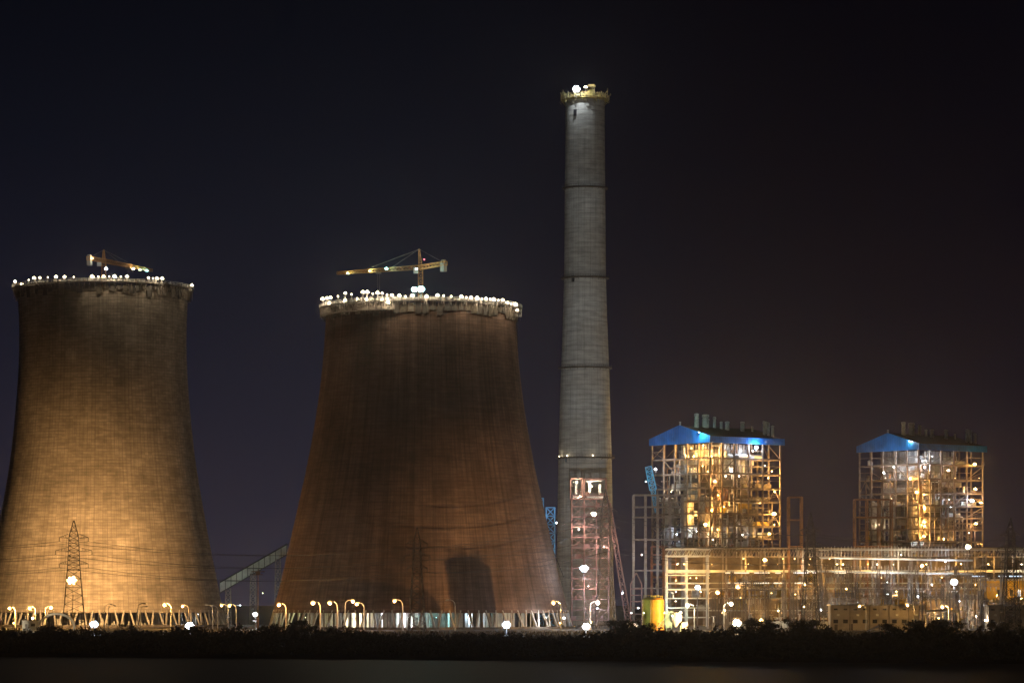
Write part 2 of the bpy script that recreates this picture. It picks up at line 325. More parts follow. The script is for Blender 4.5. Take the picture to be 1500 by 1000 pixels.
# ================================================================= COOLING TOWERS
def cooling_tower(cx, cy, prof, legz, label, concrete, rim_z, nleg=50, litfill=True, seed=1, lowdeck=None):
    rnd = random.Random(seed)
    t = thing('cooling_tower', label, 'cooling tower', (cx, cy, 0), group='concrete cooling towers')
    # smooth profile
    pr = []
    for (z0, r0), (z1, r1), in zip(prof[:-1], prof[1:]):
        k = max(1, int((z1 - z0) / 4))
        for i in range(k): pr.append((z0 + (z1 - z0) * i / k, r0 + (r1 - r0) * i / k))
    pr.append(prof[-1])
    for _ in range(6): pr = [pr[0]] + [(pr[i][0], (pr[i - 1][1] + 2 * pr[i][1] + pr[i + 1][1]) / 4) for i in range(1, len(pr) - 1)] + [pr[-1]]
    rb, rt = pr[0][1], pr[-1][1]
    b = MB(); b.lathe([(r, z) for z, r in pr], 160, uvr=50); b.build('shell', concrete, t, smooth=True)
    b = MB(); b.lathe([(r - .8, z) for z, r in reversed(pr)], 96, uvr=50); b.lathe([(rt - .8, pr[-1][0]), (rt, pr[-1][0])], 96, uvr=50)
    b.lathe([(rb, pr[0][0]), (rb + .5, pr[0][0] - 1.2), (rb - .6, pr[0][0] - 1.2), (rb - .8, pr[0][0])], 96, uvr=50); b.build('inner_wall', concrete, t, smooth=True)
    MB().lathe([(rb + 3, 0), (rb + 3, 1.0), (rb + 2.4, 1.0), (rb + 2.4, 0)], 96).build('basin_wall', 'formwork', t)
    for i in range(nleg):
        for s in (-1, 1):
            a0 = 2 * PI * (i + .5) / nleg + s * .008; a1 = a0 + s * 2 * PI / nleg * .24
            MB().tube(((rb + 1.8) * math.cos(a0), (rb + 1.8) * math.sin(a0), .2), ((rb - .2) * math.cos(a1), (rb - .2) * math.sin(a1), legz - .6), .45, n=8).build('support_column', 'concrete', t)
    k = 0
    while k < 96:    # precast fill columns inside the basin
        a = rnd.uniform(-PI, 0); rr = rnd.uniform(.5, .78) * rb
        MB().box((rr * math.cos(a), rr * math.sin(a), legz / 2 + .2), (rnd.uniform(.5, 1.0), .7, legz)).build('fill_column', 'pale_concrete', t); k += 1
    MB().lathe([(rb * .45, .2), (rb * .45, legz + 1)], 48).build('fill_wall', 'grating', t)
    # climbing formwork ring
    ro = rt
    for i in range(84):
        a = 2 * PI * i / 84; hgt = rnd.uniform(2.4, 5.6); z1 = rim_z - rnd.uniform(.2, .8)
        p = MB(); p.box((0, 0, z1 - hgt / 2), (.35, 2 * PI * ro / 84 * .86, hgt)); p.box((.5, 0, z1 - hgt), (.9, .25, .25)); p.beam((.2, -.8, z1 - hgt), (1.2, -.8, z1 - .6), .16); p.beam((.2, .9, z1 - hgt), (1.2, .9, z1 - .6), .16)
        o = p.build('formwork_panel', rnd.choice(('formwork', 'formwork', 'steel_dark', 'steel_dark', 'steel')), t); o.location = ((ro + .55) * math.cos(a), (ro + .55) * math.sin(a), 0); o.rotation_euler = (0, 0, a)
    d = MB().lathe([(ro + .3, rim_z), (ro + 3.0, rim_z), (ro + 3.0, rim_z + .25), (ro + .3, rim_z + .25), (ro + .3, rim_z)], 72)
    d.lathe([(ro - 3.0, rim_z), (ro - .9, rim_z), (ro - .9, rim_z + .25), (ro - 3.0, rim_z + .25), (ro - 3.0, rim_z)], 72)
    dk = d.build('work_platform', 'steel_dark', t)
    for rr in (ro + 2.9, ro - 2.9):
        h = MB()
        for i in range(108):
            a = 2 * PI * i / 108; a2 = 2 * PI * (i + 1) / 108
            h.beam((rr * math.cos(a), rr * math.sin(a), rim_z + .2), (rr * math.cos(a), rr * math.sin(a), rim_z + 1.6), .14)
            for zz in (.9, 1.6): h.beam((rr * math.cos(a), rr * math.sin(a), rim_z + zz), (rr * math.cos(a2), rr * math.sin(a2), rim_z + zz), .11)
        h.build('handrail', 'steel_light', dk)
    g = MB()
    for i in range(108):
        a = 2 * PI * (i + .5) / 108
        for rr in (ro + 2.6,):
            g.beam((rr * math.cos(a), rr * math.sin(a), rim_z), ((ro + .3) * math.cos(a), (ro + .3) * math.sin(a), rim_z - 2.4), .16)
            if rnd.random() < .7: g.beam(((ro + 2.2) * math.cos(a), (ro + 2.2) * math.sin(a), rim_z - rnd.uniform(2, 5)), ((ro + 2.2) * math.cos(a), (ro + 2.2) * math.sin(a), rim_z + rnd.uniform(.2, 2.2)), .13)
            if rnd.random() < .5: g.box(((ro + 1.6) * math.cos(a), (ro + 1.6) * math.sin(a), rim_z + .25 + .5), (rnd.uniform(.5, 1.6), rnd.uniform(.4, 1.2), rnd.uniform(.4, 1.4)), a)
    g.build('scaffold', 'steel', dk)
    if lowdeck:
        a0, a1, dz = lowdeck
        q = MB().lathe([(ro + .9, rim_z - dz), (ro + 2.8, rim_z - dz), (ro + 2.8, rim_z - dz + .2), (ro + .9, rim_z - dz + .2)], 30, a0=a0, a1=a1)
        for i in range(46):
            a = a0 + (a1 - a0) * i / 45; an = a0 + (a1 - a0) * (i + 1) / 45
            q.beam(((ro + 2.7) * math.cos(a), (ro + 2.7) * math.sin(a), rim_z - dz - .6), ((ro + 2.7) * math.cos(a), (ro + 2.7) * math.sin(a), rim_z), .14)
            if i < 45: q.beam(((ro + 2.7) * math.cos(a), (ro + 2.7) * math.sin(a), rim_z - dz + 1.1), ((ro + 2.7) * math.cos(an), (ro + 2.7) * math.sin(an), rim_z - dz + 1.1), .11)
            if rnd.random() < .7: q.bb(((ro + 1.2) * math.cos(a) - .5, (ro + 1.2) * math.sin(a) - .3, rim_z - dz), ((ro + 1.2) * math.cos(a) + .5, (ro + 1.2) * math.sin(a) + .3, rim_z - dz + rnd.uniform(.6, 2.6)))
        q.build('hanging_platform', 'steel', t)
    return t, rt
# right tower: axis at px 617, range 1500 m
RTX, RTY = X(616.5, 1500), 1500.0
RP = [(893, 216), (850, 205), (800, 194), (750, 182.5), (700, 171), (650, 161), (600, 152.5), (550, 146), (500, 141), (452, 139)]
RPm = [(Zp(y, 1500 - h * .15), h * 1500 / F * .9975) for y, h in RP]
rt_z = Zp(441, 1460)
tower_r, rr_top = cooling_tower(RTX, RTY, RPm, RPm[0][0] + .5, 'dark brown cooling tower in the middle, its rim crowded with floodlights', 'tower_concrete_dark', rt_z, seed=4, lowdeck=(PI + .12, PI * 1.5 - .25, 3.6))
# left tower
LTX, LTY = X(151, 1650), 1650.0
LP = [(893, 175), (850, 167), (800, 157), (750, 148), (700, 139), (650, 132), (600, 127.5), (560, 124), (520, 122), (480, 121.5), (450, 122.5), (426, 124)]
LPm = [(Zp(y, 1650 - h * .15), h * 1650 / F * .9975) for y, h in LP]
lt_z = Zp(414, 1613)
tower_l, lr_top = cooling_tower(LTX, LTY, LPm, LPm[0][0] + .5, 'pale cooling tower at the left edge, lit amber from below', 'tower_concrete', lt_z, seed=9)
MB().box((0, 0, 0), (1.0, .5, 3.0)).build('access_hatch', 'plaster_white', tower_l).location = (X(110, 1612) - LTX, 1612.2 - LTY - .0, Zp(511, 1612))

# ================================================================= FLOODLIGHT PROTOTYPES
def make_flood(kind, r, power, name='floodlight', rad=.14, spot=None):
    t = thing(name, 'x', 'floodlight'); rr_ = random.Random(int(r * 100) + len(kind))
    if r < .45: heads = [(0, 0, r)]
    elif r < .85: heads = [(-.55 * r, .08 * r, .62 * r), (.6 * r, -.06 * r, .56 * r), (.05 * r, .72 * r, .42 * r)]
    else: heads = [(0, 0, .5 * r)] + [(.82 * r * math.cos(a_), .62 * r * math.sin(a_), rr_.uniform(.30, .44) * r) for a_ in (0.1, 1.1, 2.1, 3.1, 4.15, 5.3)]
    for hx_, hz_, hr in heads:
        h = MB(); h.lathe([(.15 * hr, .9 * hr), (.7 * hr, .75 * hr), (hr * 1.05, .1 * hr), (hr * 1.08, 0), (hr, 0)], 12); h.v = [(x + hx_, z, -y + hz_) for x, y, z in h.v]; h.build('housing', 'steel_dark', t)
        l = MB(); l.lathe([(.01, -.28 * hr), (.55 * hr, -.2 * hr), (.98 * hr, .02 * hr)], 12); l.v = [(x + hx_, z, -y + hz_) for x, y, z in l.v]; l.build('lens', 'lens_' + kind, t, smooth=True)
    y = MB(); y.beam((-1.15 * r, .5 * r, -.5 * r), (1.15 * r, .5 * r, -.5 * r), .12 * r + .04); y.beam((0, .5 * r, -.5 * r), (0, .5 * r, -2.6 * r), .16 * r + .04); y.beam((0, .5 * r, -.5 * r), (0, .5 * r, .8 * r), .1 * r + .04)
    y.build('bracket', 'steel_dark', t)
    if power: light(t, kind, power, (0, -1.0 - r, .2), rad)
    return t
PROTO = {}
def flood(kind, r, power, loc, label, group=None, rz=0.0):
    r = r * .78
    k = (kind, round(r, 2), round(power))
    if k not in PROTO: PROTO[k] = make_flood(kind, r, power); t = PROTO[k]
    else: t = copy_tree(PROTO[k])
    t.location = loc; t.rotation_euler = (0, 0, rz); t['label'] = label
    if group: t['group'] = group
    elif 'group' in t: del t['group']
    return t
def rim_lamps(lst, cx, cy, ro, which, kindp):
    lst = sorted(lst)
    for i, (px, py, kd, r) in enumerate(lst):
        dx = X(px, cy) - cx; dx = max(-ro, min(ro, dx)); yy = cy - math.sqrt(max(0, ro * ro - dx * dx)); x = X(px, yy)
        an = math.atan2(yy - cy, x - cx) + PI / 2
        zf = Zp(py, yy); rimz = rt_z if which == 'middle' else lt_z
        fl = flood(kd, r, kindp * r * r, (x, yy, zf), '%s floodlight burning on the rim platform of the %s cooling tower' % (ordw(i, len(lst)), which), 'rim floodlights of the %s cooling tower' % which, an * .4)
        if zf - rimz > 1.6: MB().beam((0, .4, rimz - zf), (0, .4, -.5), .2).beam((-1.1, .4, rimz - zf), (0, .4, -.6), .12).build('pole', 'steel', fl)
rim_lamps([(472.5, 438, 'warm', .95), (479, 437, 'warm', .95), (484, 436, 'warm', .9), (482, 444.5, 'warm', .8), (506, 429.5, 'warm', .7), (505.5, 440, 'warm', .85), (531.5, 428, 'warm', .95), (538, 428, 'warm', .95), (537, 438.5, 'warm', .85), (553, 429, 'warm', .85), (560, 429.5, 'warm', .6), (559.5, 439.5, 'warm', .7), (568.5, 443, 'warm', .9), (574, 432.5, 'warm', .75), (585, 433, 'warm', .85), (604, 433, 'warm', .85), (625, 434, 'warm', .9), (641, 432.5, 'warm', .85), (676, 434.5, 'warm', .85), (690, 436, 'warm', .85), (699, 436.5, 'warm', .95), (712, 437.5, 'warm', .75), (723.5, 438.5, 'warm', .95), (736.5, 439.5, 'warm', .85), (744, 443.5, 'warm', .65), (755.5, 446, 'warm', .95), (758, 454.5, 'warm', .75)] + [(a, b, 'warm', .5) for a, b in ((495, 434), (515, 431), (523, 437), (546, 430), (567, 432), (594, 434), (650, 433), (661, 434), (683, 435.5), (706, 437.5), (718, 438), (730, 439.5), (749, 445))],  # the small ones at the end are added to fill gaps in the bright rim
          RTX, RTY, rr_top + 3.4, 'middle', 8 * KW)
rim_lamps([(22, 412.5, 'warm', .95), (34, 417, 'warm', .7), (50, 407.5, 'warm', .95), (58.5, 407, 'warm', .75), (82, 405.5, 'warm', .95), (94.5, 405.5, 'warm', .85), (135, 405, 'warm', 1.0), (152, 405, 'warm', .8), (168, 405, 'warm', 1.05), (186, 405, 'warm', .9), (217.5, 407, 'warm', .7), (230, 408, 'warm', .95), (237.5, 408, 'warm', .95), (281, 418, 'warm', .85)] + [(a, b, 'warm', .45) for a, b in ((42, 410), (70, 406), (108, 405.5), (144, 405), (160, 405), (177, 405), (224, 407.5))],  # small tail of the list is added between the main lamps
          LTX, LTY, lr_top + 3.4, 'left', 6 * KW)

# ================================================================= TOWER CRANES ON THE RIMS
def tower_crane(base, mast_top, peak, tip, tail, label):
    """base, mast_top, peak, jib tip and counter-jib tail in world metres"""
    base = Vector(base); t = thing('tower_crane', label, 'crane', base, group='tower cranes above the cooling towers')
    P = lambda v: Vector(v) - base
    mt, pk, tp, tl = P(mast_top), P(peak), P(tip), P(tail)
    MB().lattice((0, 0, 0), mt, 2.0, seg=int(mt.z / 2.4), chord=.26, br=.14).build('mast', 'crane_yellow', t)
    MB().lattice(mt, pk, 1.5, .5, seg=4, chord=.26, br=.14).build('tower_peak', 'crane_yellow', t)
    MB().lattice(mt, tp, 1.7, 1.1, seg=24, chord=.30, br=.17, up=(0, 0, 1)).build('jib', 'crane_yellow', t)
    MB().lattice(mt, tl, 1.6, seg=8, chord=.3, br=.17, up=(0, 0, 1)).build('counter_jib', 'crane_yellow', t)
    dirn = (tl - mt).normalized(); c = tl - dirn * 1.6
    MB().box((c.x, c.y, c.z - 1.6), (2.4, 1.8, 3.8), math.atan2(dirn.y, dirn.x)).box((c.x, c.y, c.z + 1.2), (1.8, 1.2, 1.0), math.atan2(dirn.y, dirn.x)).build('counterweight', 'concrete', t)
    MB().tube(pk, mt + (tp - mt) * .72, .10, n=4).tube(pk, mt + (tp - mt) * .38, .10, n=4).tube(pk, tl - dirn * .5, .10, n=4).build('tie_rope', 'steel', t)
    cab = mt + Vector((-2.0, -1.6, -1.6)); MB().box(cab, (2.0, 2.0, 2.4)).build('operator_cab', 'plaster_white', t)
    hk = mt + (tp - mt) * .5; MB().box(hk - Vector((0, 0, 1.2)), (2.4, 1.6, .7)).tube(hk - Vector((.4, 0, 1.2)), hk - Vector((.4, 0, 9)), .07, n=4).tube(hk - Vector((-.4, 0, 1.2)), hk - Vector((-.4, 0, 9)), .07, n=4).box(hk - Vector((0, 0, 9.4)), (1.0, .6, 1.2)).build('trolley', 'steel', t)
    return t
tower_crane((X(617, 1500), 1500, 0), W(616, 391.5, 1500), W(614, 365, 1500), W(495, 400, 1548), W(653, 385.5, 1486), 'yellow tower crane with a long jib reaching left above the middle cooling tower')
tower_crane((X(152, 1650), 1650, 0), W(152, 382, 1650), W(152, 366, 1650), W(222, 396, 1698), W(129, 378, 1634), 'yellow tower crane above the left cooling tower, its jib running right')
CR = 'lamps on the crane jibs'
flood('green', .75, 2.5 * KW, W(509.5, 400.5, 1540), 'yellow green lamp near the jib tip of the middle crane', CR)
flood('green', .75, 2.5 * KW, W(542, 397, 1528), 'yellow green lamp halfway along the jib of the middle crane', CR)
flood('cyan', .85, 3.5 * KW, W(566, 393.5, 1515), 'cyan lamp on the jib nearest the mast of the middle crane', CR)
flood('cyan', 1.6, 22 * KW, W(607, 424, 1478), 'left one of two big cyan white floodlights under the middle crane')
flood('cyan', 1.8, 26 * KW, W(617, 423.5, 1477), 'right one of two big cyan white floodlights under the middle crane')
flood('white', .55, 1.5 * KW, W(610, 394, 1492), 'small white lamp at the cab of the middle crane')
flood('red', .45, 100, W(621.5, 380, 1494), 'small red warning lamp beside the peak of the middle crane')
flood('warm', .8, 3 * KW, W(195, 394, 1676), 'warm lamp on the jib of the left crane', CR)
flood('green', .8, 3 * KW, W(205, 395.5, 1683), 'greenish lamp on the jib of the left crane', CR)
flood('cyan', .85, 3 * KW, W(215, 396.5, 1690), 'cyan lamp at the jib end of the left crane', CR)
flood('blue', .9, 9 * KW, W(155.5, 394, 1630), 'blue white floodlight on the mast of the left crane')
flood('warm', .35, 500, W(136, 378.5, 1636), 'small warm lamp beside the counterweight of the left crane')
# hoist cage + rope on the right side of the middle tower
hc = thing('hoist_cage', 'white framed hoist landing hanging off the right end of the middle rim', 'hoist', W(763, 458, 1500))
MB().lattice((-1.0, 0, -1.6), (-1.0, 0, 3.4), 2.4, seg=2, chord=.3, br=.2).build('cage_frame', 'plaster_white', hc)
MB().box((-1.0, 0, -1.2), (2.2, 2.2, .25)).build('cage_floor', 'plaster_white', hc)
pts = [W(757.5, 475, 1500), W(759, 540, 1500), W(763, 600, 1500), W(771, 660, 1500), W(782, 710, 1500), W(798, 775, 1500), W(826, 845, 1500)]
tag(MB().path([p - Vector((0, 0, 0)) for p in pts], .16, 5).build('hoist_rope', 'wire', off=tuple(pts[0])), 'dark rope hanging down the right side of the middle cooling tower', 'rope')

# ================================================================= CHIMNEY
CY = 1750.0; CX = X(857, CY)
ch = thing('chimney', 'very tall grey concrete chimney with ring platforms and a lit crown', 'chimney', (CX, CY, 0))
cp = [(0, 43.5), (Zp(790, CY), 41), (Zp(668, CY), 39), (Zp(536, CY), 35.2), (Zp(470, CY), 32.6), (Zp(404, CY), 30.6), (Zp(272, CY), 29.6), (Zp(146, CY), 28.6)]
pr = []
for (z0, r0), (z1, r1) in zip(cp[:-1], cp[1:]):
    for i in range(12): pr.append(((r0 + (r1 - r0) * i / 12) * CY / F, z0 + (z1 - z0) * i / 12))
pr.append((cp[-1][1] * CY / F, cp[-1][0]))
MB().lathe(pr, 96, uvr=11).build('shaft', 'stack_concrete', ch, smooth=True)
MB().lathe([(9.2, cp[-1][0] - 6), (9.2, cp[-1][0]), (pr[-1][0], cp[-1][0])], 64, uvr=10).build('flue_lining', 'stack_concrete', ch)
for py, rr in ((272, 30.8), (404, 32.2), (536, 36.6), (668, 40.2)):
    r = rr * CY / F; z = Zp(py, CY - r)
    o = MB().lathe([(r - 1.5, z - .9), (r + 1.1, z - .5), (r + 1.1, z), (r - 1.5, z)], 72).build('ring_platform', 'formwork', ch)
    g = MB()
    for i in range(60):
        a = 2 * PI * i / 60; a2 = 2 * PI * (i + 1) / 60; q = r + 1.05
        g.beam((q * math.cos(a), q * math.sin(a), z), (q * math.cos(a), q * math.sin(a), z + 1.1), .08); g.beam((q * math.cos(a), q * math.sin(a), z + 1.1), (q * math.cos(a2), q * math.sin(a2), z + 1.1), .08)
        if i % 3 == 0: g.beam((q * math.cos(a), q * math.sin(a), z - .3), ((q - 1.3) * math.cos(a), (q - 1.3) * math.sin(a), z - 1.5), .14)
    g.build('railing', 'steel_dark', o)
for px, py in ((842, 165), (839, 408), (829.5, 672)):
    k = (px - 857) * CY / F; rr = 10.4 if py < 300 else (10.9 if py < 500 else 13.6); y = -math.sqrt(rr * rr - k * k)
    MB().box((k, y, Zp(py, CY - 10)), (1.6, .7, 3.2)).build('opening', 'window_dark', ch)
# crown platform
zt = cp[-1][0]
crn = MB().lathe([(10.1, zt - .9), (12.4, zt - .5), (12.4, zt - .25), (10.1, zt - .25)], 40).build('crown_platform', 'platform_yellow', ch)
g = MB(); rnd = random.Random(5)
for i in range(40):
    a = 2 * PI * i / 40; a2 = a + 2 * PI / 40
    for q, hh in ((12.4, 1.5), (10.6, 2.4)):
        g.beam((q * math.cos(a), q * math.sin(a), zt - .4), (q * math.cos(a), q * math.sin(a), zt + hh + rnd.uniform(-.4, 1.0)), .18)
        for f_ in (.5, 1.0): g.beam((q * math.cos(a), q * math.sin(a), zt + hh * f_), (q * math.cos(a2), q * math.sin(a2), zt + hh * f_), .15)
    if rnd.random() < .5: g.beam((12.4 * math.cos(a), 12.4 * math.sin(a), zt - .2), (10.3 * math.cos(a2), 10.3 * math.sin(a2), zt - 3.2), .16)
    if rnd.random() < .5: g.beam((10.6 * math.cos(a), 10.6 * math.sin(a), zt), (12.4 * math.cos(a2), 12.4 * math.sin(a2), zt + 2), .16)
for _ in range(26): g.box((rnd.uniform(-9, 9), rnd.uniform(-9, 3), zt + rnd.uniform(.4, 2.2)), (rnd.uniform(.8, 2.6), rnd.uniform(.4, 1.2), rnd.uniform(.3, 1.1)), rnd.uniform(0, 3))
for _ in range(70):
    a = rnd.uniform(0, 2 * PI); q = rnd.uniform(10.2, 12.8); z = zt + rnd.uniform(-2.6, 1.5)
    g.beam((q * math.cos(a), q * math.sin(a), z), ((q + rnd.uniform(-1, 1.6)) * math.cos(a + rnd.uniform(-.15, .15)), (q + rnd.uniform(-1, 1.6)) * math.sin(a + rnd.uniform(-.15, .15)), z + rnd.uniform(.8, 3.6)), rnd.uniform(.12, .3))
g.build('crown_scaffold', 'platform_yellow', crn)
g = MB().lattice((3.0, -2, zt), (3.0, -2, zt + 6.2), 3.4, seg=3, chord=.35, br=.22).box((3.0, -2, zt + 6.4), (4.8, 3.6, .4)); g.box((3.2, -2, zt + 7.0), (3, 2, .8)); g.box((3.2, -3, zt + 3.2), (2.8, 1.2, 3.0)); g.beam((11.3, -4, zt), (11.3, -4, zt + 5), .2)
g.build('hoist_gantry', 'platform_yellow', crn)
CZt = zt
flood('white', 2.1, 45 * KW, (X(844, CY - 12.5), CY - 12.8, zt + 3.4), 'brilliant white floodlight on the left of the chimney crown')
flood('warm', .9, 12 * KW, (X(858, CY - 12.5), CY - 11.5, zt + 4.6), 'smaller warm lamp on the gantry of the chimney crown')
for i, (px, py) in enumerate(((818.8, 667.5), (830, 667), (867.5, 667))):
    rr = 14.6; k = (px - 857) * CY / F; flood('warm', .42, 160, (CX + k * .99, CY - math.sqrt(max(0.1, rr * rr - k * k)), Zp(py, CY - 12)), '%s small lamp on the lowest ring platform of the chimney' % ('leftmost', 'middle', 'rightmost')[i], 'chimney ring lamps')

# ================================================================= BOILER HOUSES
def boiler_house(ox, oy, s, rz, label, seed, lit):
    rnd = random.Random(seed); t = thing('boiler_house', label, 'boiler house', (ox, oy, 0), rz, group='steel framed boiler houses')
    xs = [0, 8.5, 17, 27, 37, 49.5]; ys = [0, 9, 18, 28, 37, 46.5]; H = 95.5
    zs = [6, 13, 19.5, 26, 32.5, 39, 45.5, 52, 58.5, 65, 72, 79.5, 87.5]
    for i, x in enumerate(xs):
        for j, y in enumerate(ys): MB().box((x, y, H / 2), (.75, .75, H)).build('column', 'boiler_steel', t)
    inside = lambda x, y: 12 < x < 41 and 11 < y < 40
    for k, z in enumerate(zs):
        b = MB()
        for y in ys:
            b.bb((xs[0], y - .22, z - .7), (xs[-1], y + .22, z))
        for x in xs:
            b.bb((x - .22, ys[0], z - .71), (x + .22, ys[-1], z - .01))
        fr = b.build('girder', 'boiler_steel', t)
        d = MB()
        for i in range(5):
            for j in range(5):
                x0, x1, y0, y1 = xs[i], xs[i + 1], ys[j], ys[j + 1]
                if inside((x0 + x1) / 2, (y0 + y1) / 2): continue
                edge = (i == 0 and j > 2) or (j == 0 and i > 3)
                if rnd.random() < (.35 if edge else .78): d.bb((x0 + .3, y0 + .3, z + .02), (x1 - .3, y1 - .3, z + .16))
        if d.v: d.build('floor_deck', 'grating', t)
        h = MB(); za = z + .16
        for i in range(24):
            xx = 49.5 * i / 24; h.beam((xx, -.25, za), (xx, -.25, za + 1.15), .07)
            yy = 46.5 * i / 24; h.beam((-.25, yy, za), (-.25, yy, za + 1.15), .07)
        for q in (.6, 1.15): h.beam((0, -.25, za + q), (49.5, -.25, za + q), .09); h.beam((-.25, 0, za + q), (-.25, 46.5, za + q), .09)
        if rnd.random() < .75: h.build('handrail', 'boiler_steel', t)
    zz = [0] + zs + [H]
    for face in (0, 1, 2, 3):
        for i in range(5):
            for k in range(len(zz) - 1):
                if rnd.random() > .30: continue
                a, c = (xs[i], xs[i + 1]) if face in (0, 2) else (ys[i], ys[i + 1]); z0, z1 = zz[k], zz[k + 1] - .7
                P = (lambda u, z: (u, 0, z)) if face == 0 else (lambda u, z: (0, u, z)) if face == 1 else (lambda u, z: (u, 46.5, z)) if face == 2 else (lambda u, z: (49.5, u, z))
                m_ = (a + c) / 2; b = MB()
                if rnd.random() < .5: b.beam(P(a, z0), P(m_, z1), .3); b.beam(P(c, z0), P(m_, z1), .3)
                else: b.beam(P(a, z0), P(c, z1), .32)
                if len([o for o in t.children if o.name.startswith('brace')]) < 80: b.build('brace', 'boiler_steel', t)
    # half-bay posts and mid-height ties on the two seen faces
    for i in range(5):
        for face in (0, 1):
            A_ = xs if face == 0 else ys; u = (A_[i] + A_[i + 1]) / 2 + rnd.uniform(-1, 1); z0_ = rnd.choice([0] + zs[:6]); z1_ = rnd.choice(zs[7:])
            MB().box((u, .1, (z0_ + z1_) / 2) if face == 0 else (.1, u, (z0_ + z1_) / 2), (.4, .4, z1_ - z0_)).build('post', 'boiler_steel', t)
    for k in range(len(zz) - 1):
        zm = (zz[k] + zz[k + 1]) / 2; b = MB()
        for i in range(5):
            for j, y in enumerate((0, 9, 37)):
                if rnd.random() < .5: b.beam((xs[i], y, zm), (xs[i + 1], y, zm), .3)
            for j, x in enumerate((0, 8.5, 37)):
                if rnd.random() < .5: b.beam((x, ys[i], zm), (x, ys[i + 1], zm), .3)
            if rnd.random() < .4: b.beam((xs[i], .3, zz[k]), (xs[i + 1], .3, zm), .22)
            if rnd.random() < .4: b.beam((.3, ys[i], zz[k]), (.3, ys[i + 1], zm), .22)
        if b.v: b.build('tie_beam', 'boiler_steel', t)
    # furnace
    fz0, fz1 = 22, 84
    fu = MB().bb((14.5, 13, fz0), (39, 38, fz1)); fu.add([(14.5, 13, fz0), (39, 13, fz0), (39, 38, fz0), (14.5, 38, fz0), (24, 22, 9), (30, 22, 9), (30, 29, 9), (24, 29, 9)], [(0, 1, 5, 4), (1, 2, 6, 5), (2, 3, 7, 6), (3, 0, 4, 7)])
    fu = fu.build('furnace', 'furnace_clad', t)
    b = MB()
    for z in range(24, 84, 3):
        b.bb((14.2, 12.5, z), (39.3, 12.95, z + .5)); b.bb((14.0, 12.5, z + .01), (14.45, 38.3, z + .51)); b.bb((39.05, 12.9, z), (39.5, 38.3, z + .5))
    b.build('buckstay', 'boiler_steel', fu)
    b = MB().bb((12.5, 11.4, 84.5), (41, 39.5, 92.5)); b.build('penthouse', 'grey_clad', t)
    MB().tube((9, 8.8, 89), (44, 8.8, 89), 1.1, n=14).build('steam_drum', 'insulation', t)
    for k in range(3):
        x = 4.2 + 0; y = 6 + k * 15 + 2
        MB().lathe([(.8, 40), (3.6, 49), (3.6, 66), (3.2, 67)], 18, (x, y, 0), close=True).build('coal_bunker', 'duct', t)
    for k in range(5):
        z = 30 + k * 11 + rnd.uniform(-2, 2); x0 = rnd.choice((6, 24)); MB().bb((x0, 3.2, z), (x0 + rnd.uniform(9, 18), 7.5, z + rnd.uniform(2.2, 4))).build('air_duct', 'duct', t)
    for k in range(4):
        z = 28 + k * 14 + rnd.uniform(-2, 2); MB().bb((3.6, 14 + rnd.uniform(0, 5), z), (8.5, 26 + rnd.uniform(0, 12), z + rnd.uniform(2, 4))).build('air_duct', 'duct', t)
    for k in range(44):
        side = rnd.random() < .5; r = rnd.uniform(.18, .5)
        if side: x = rnd.uniform(3, 47); y = rnd.uniform(1.5, 9); z0 = rnd.uniform(5, 70); p = [(x, y, z0), (x, y, z0 + rnd.uniform(8, 26))]
        else: y = rnd.uniform(3, 47); x = rnd.uniform(1.5, 10); z0 = rnd.uniform(5, 70); p = [(x, y, z0), (x, y, z0 + rnd.uniform(8, 26))]
        q = p[-1]; p.append((q[0] + (rnd.uniform(-9, 9) if side else 0), q[1] + (0 if side else rnd.uniform(-9, 9)), q[2])); q = p[-1]
        if rnd.random() < .5: p.append((q[0], q[1], q[2] + rnd.uniform(-8, 8)))
        MB().path(p, r, 7).build('pipe', rnd.choice(('insulation', 'steel', 'rust_steel', 'steel_light')), t)
    for k in range(90):
        z = rnd.choice(zs) + .18; side = rnd.random() < .55; u = rnd.uniform(2, 47); v = rnd.uniform(.8, 8.5)
        x, y = (u, v) if side else (v, u); hh = rnd.uniform(.6, 3.4)
        b = MB()
        if rnd.random() < .5: b.box((x, y, z + hh / 2), (rnd.uniform(.6, 3), rnd.uniform(.6, 2), hh)); b.box((x + .3, y, z + hh + .2), (.5, .5, .4))
        else: b.lathe([(hh * .3, 0), (hh * .34, hh * .8), (.1, hh)], 10, (x, y, z), close=True)
        b.build('machine', rnd.choice(('insulation', 'furnace_clad', 'steel_light', 'rust_steel', 'pale_concrete')), t)
    # casings, hoppers and wall panels that fill the frame
    for k in range(26):
        i = rnd.randrange(5); side = rnd.random() < .6; z = rnd.choice(zs[1:-1]); hgt = rnd.choice((3.0, 5.2, 5.8, 2.2)); dd = rnd.choice((4.5, 6.5, 8.3))
        A_ = xs if side else ys; p0, p1 = A_[i] + .5, A_[i + 1] - .5
        b = MB().bb((p0, dd, z + .2), (p1, dd + .3, z + .2 + hgt)) if side else MB().bb((dd, p0, z + .2), (dd + .3, p1, z + .2 + hgt))
        for q in range(4):
            u = p0 + (p1 - p0) * (q + .5) / 4
            b.box((u, dd - .12, z + .2 + hgt / 2) if side else (dd - .12, u, z + .2 + hgt / 2), (.25, .25, hgt))
        b.build('wall_panel', rnd.choice(('furnace_clad', 'duct', 'rust_steel', 'pale_concrete', 'clad_yellow_glow')), t)
    # tube bundles: hanger rods under the roof, seen as fine vertical lines
    b = MB()
    for i in range(70): x = 15 + 24 * rnd.random(); y = rnd.choice((10.6, 11.0)); b.beam((x, y, 79.8), (x, y, 95), .16)
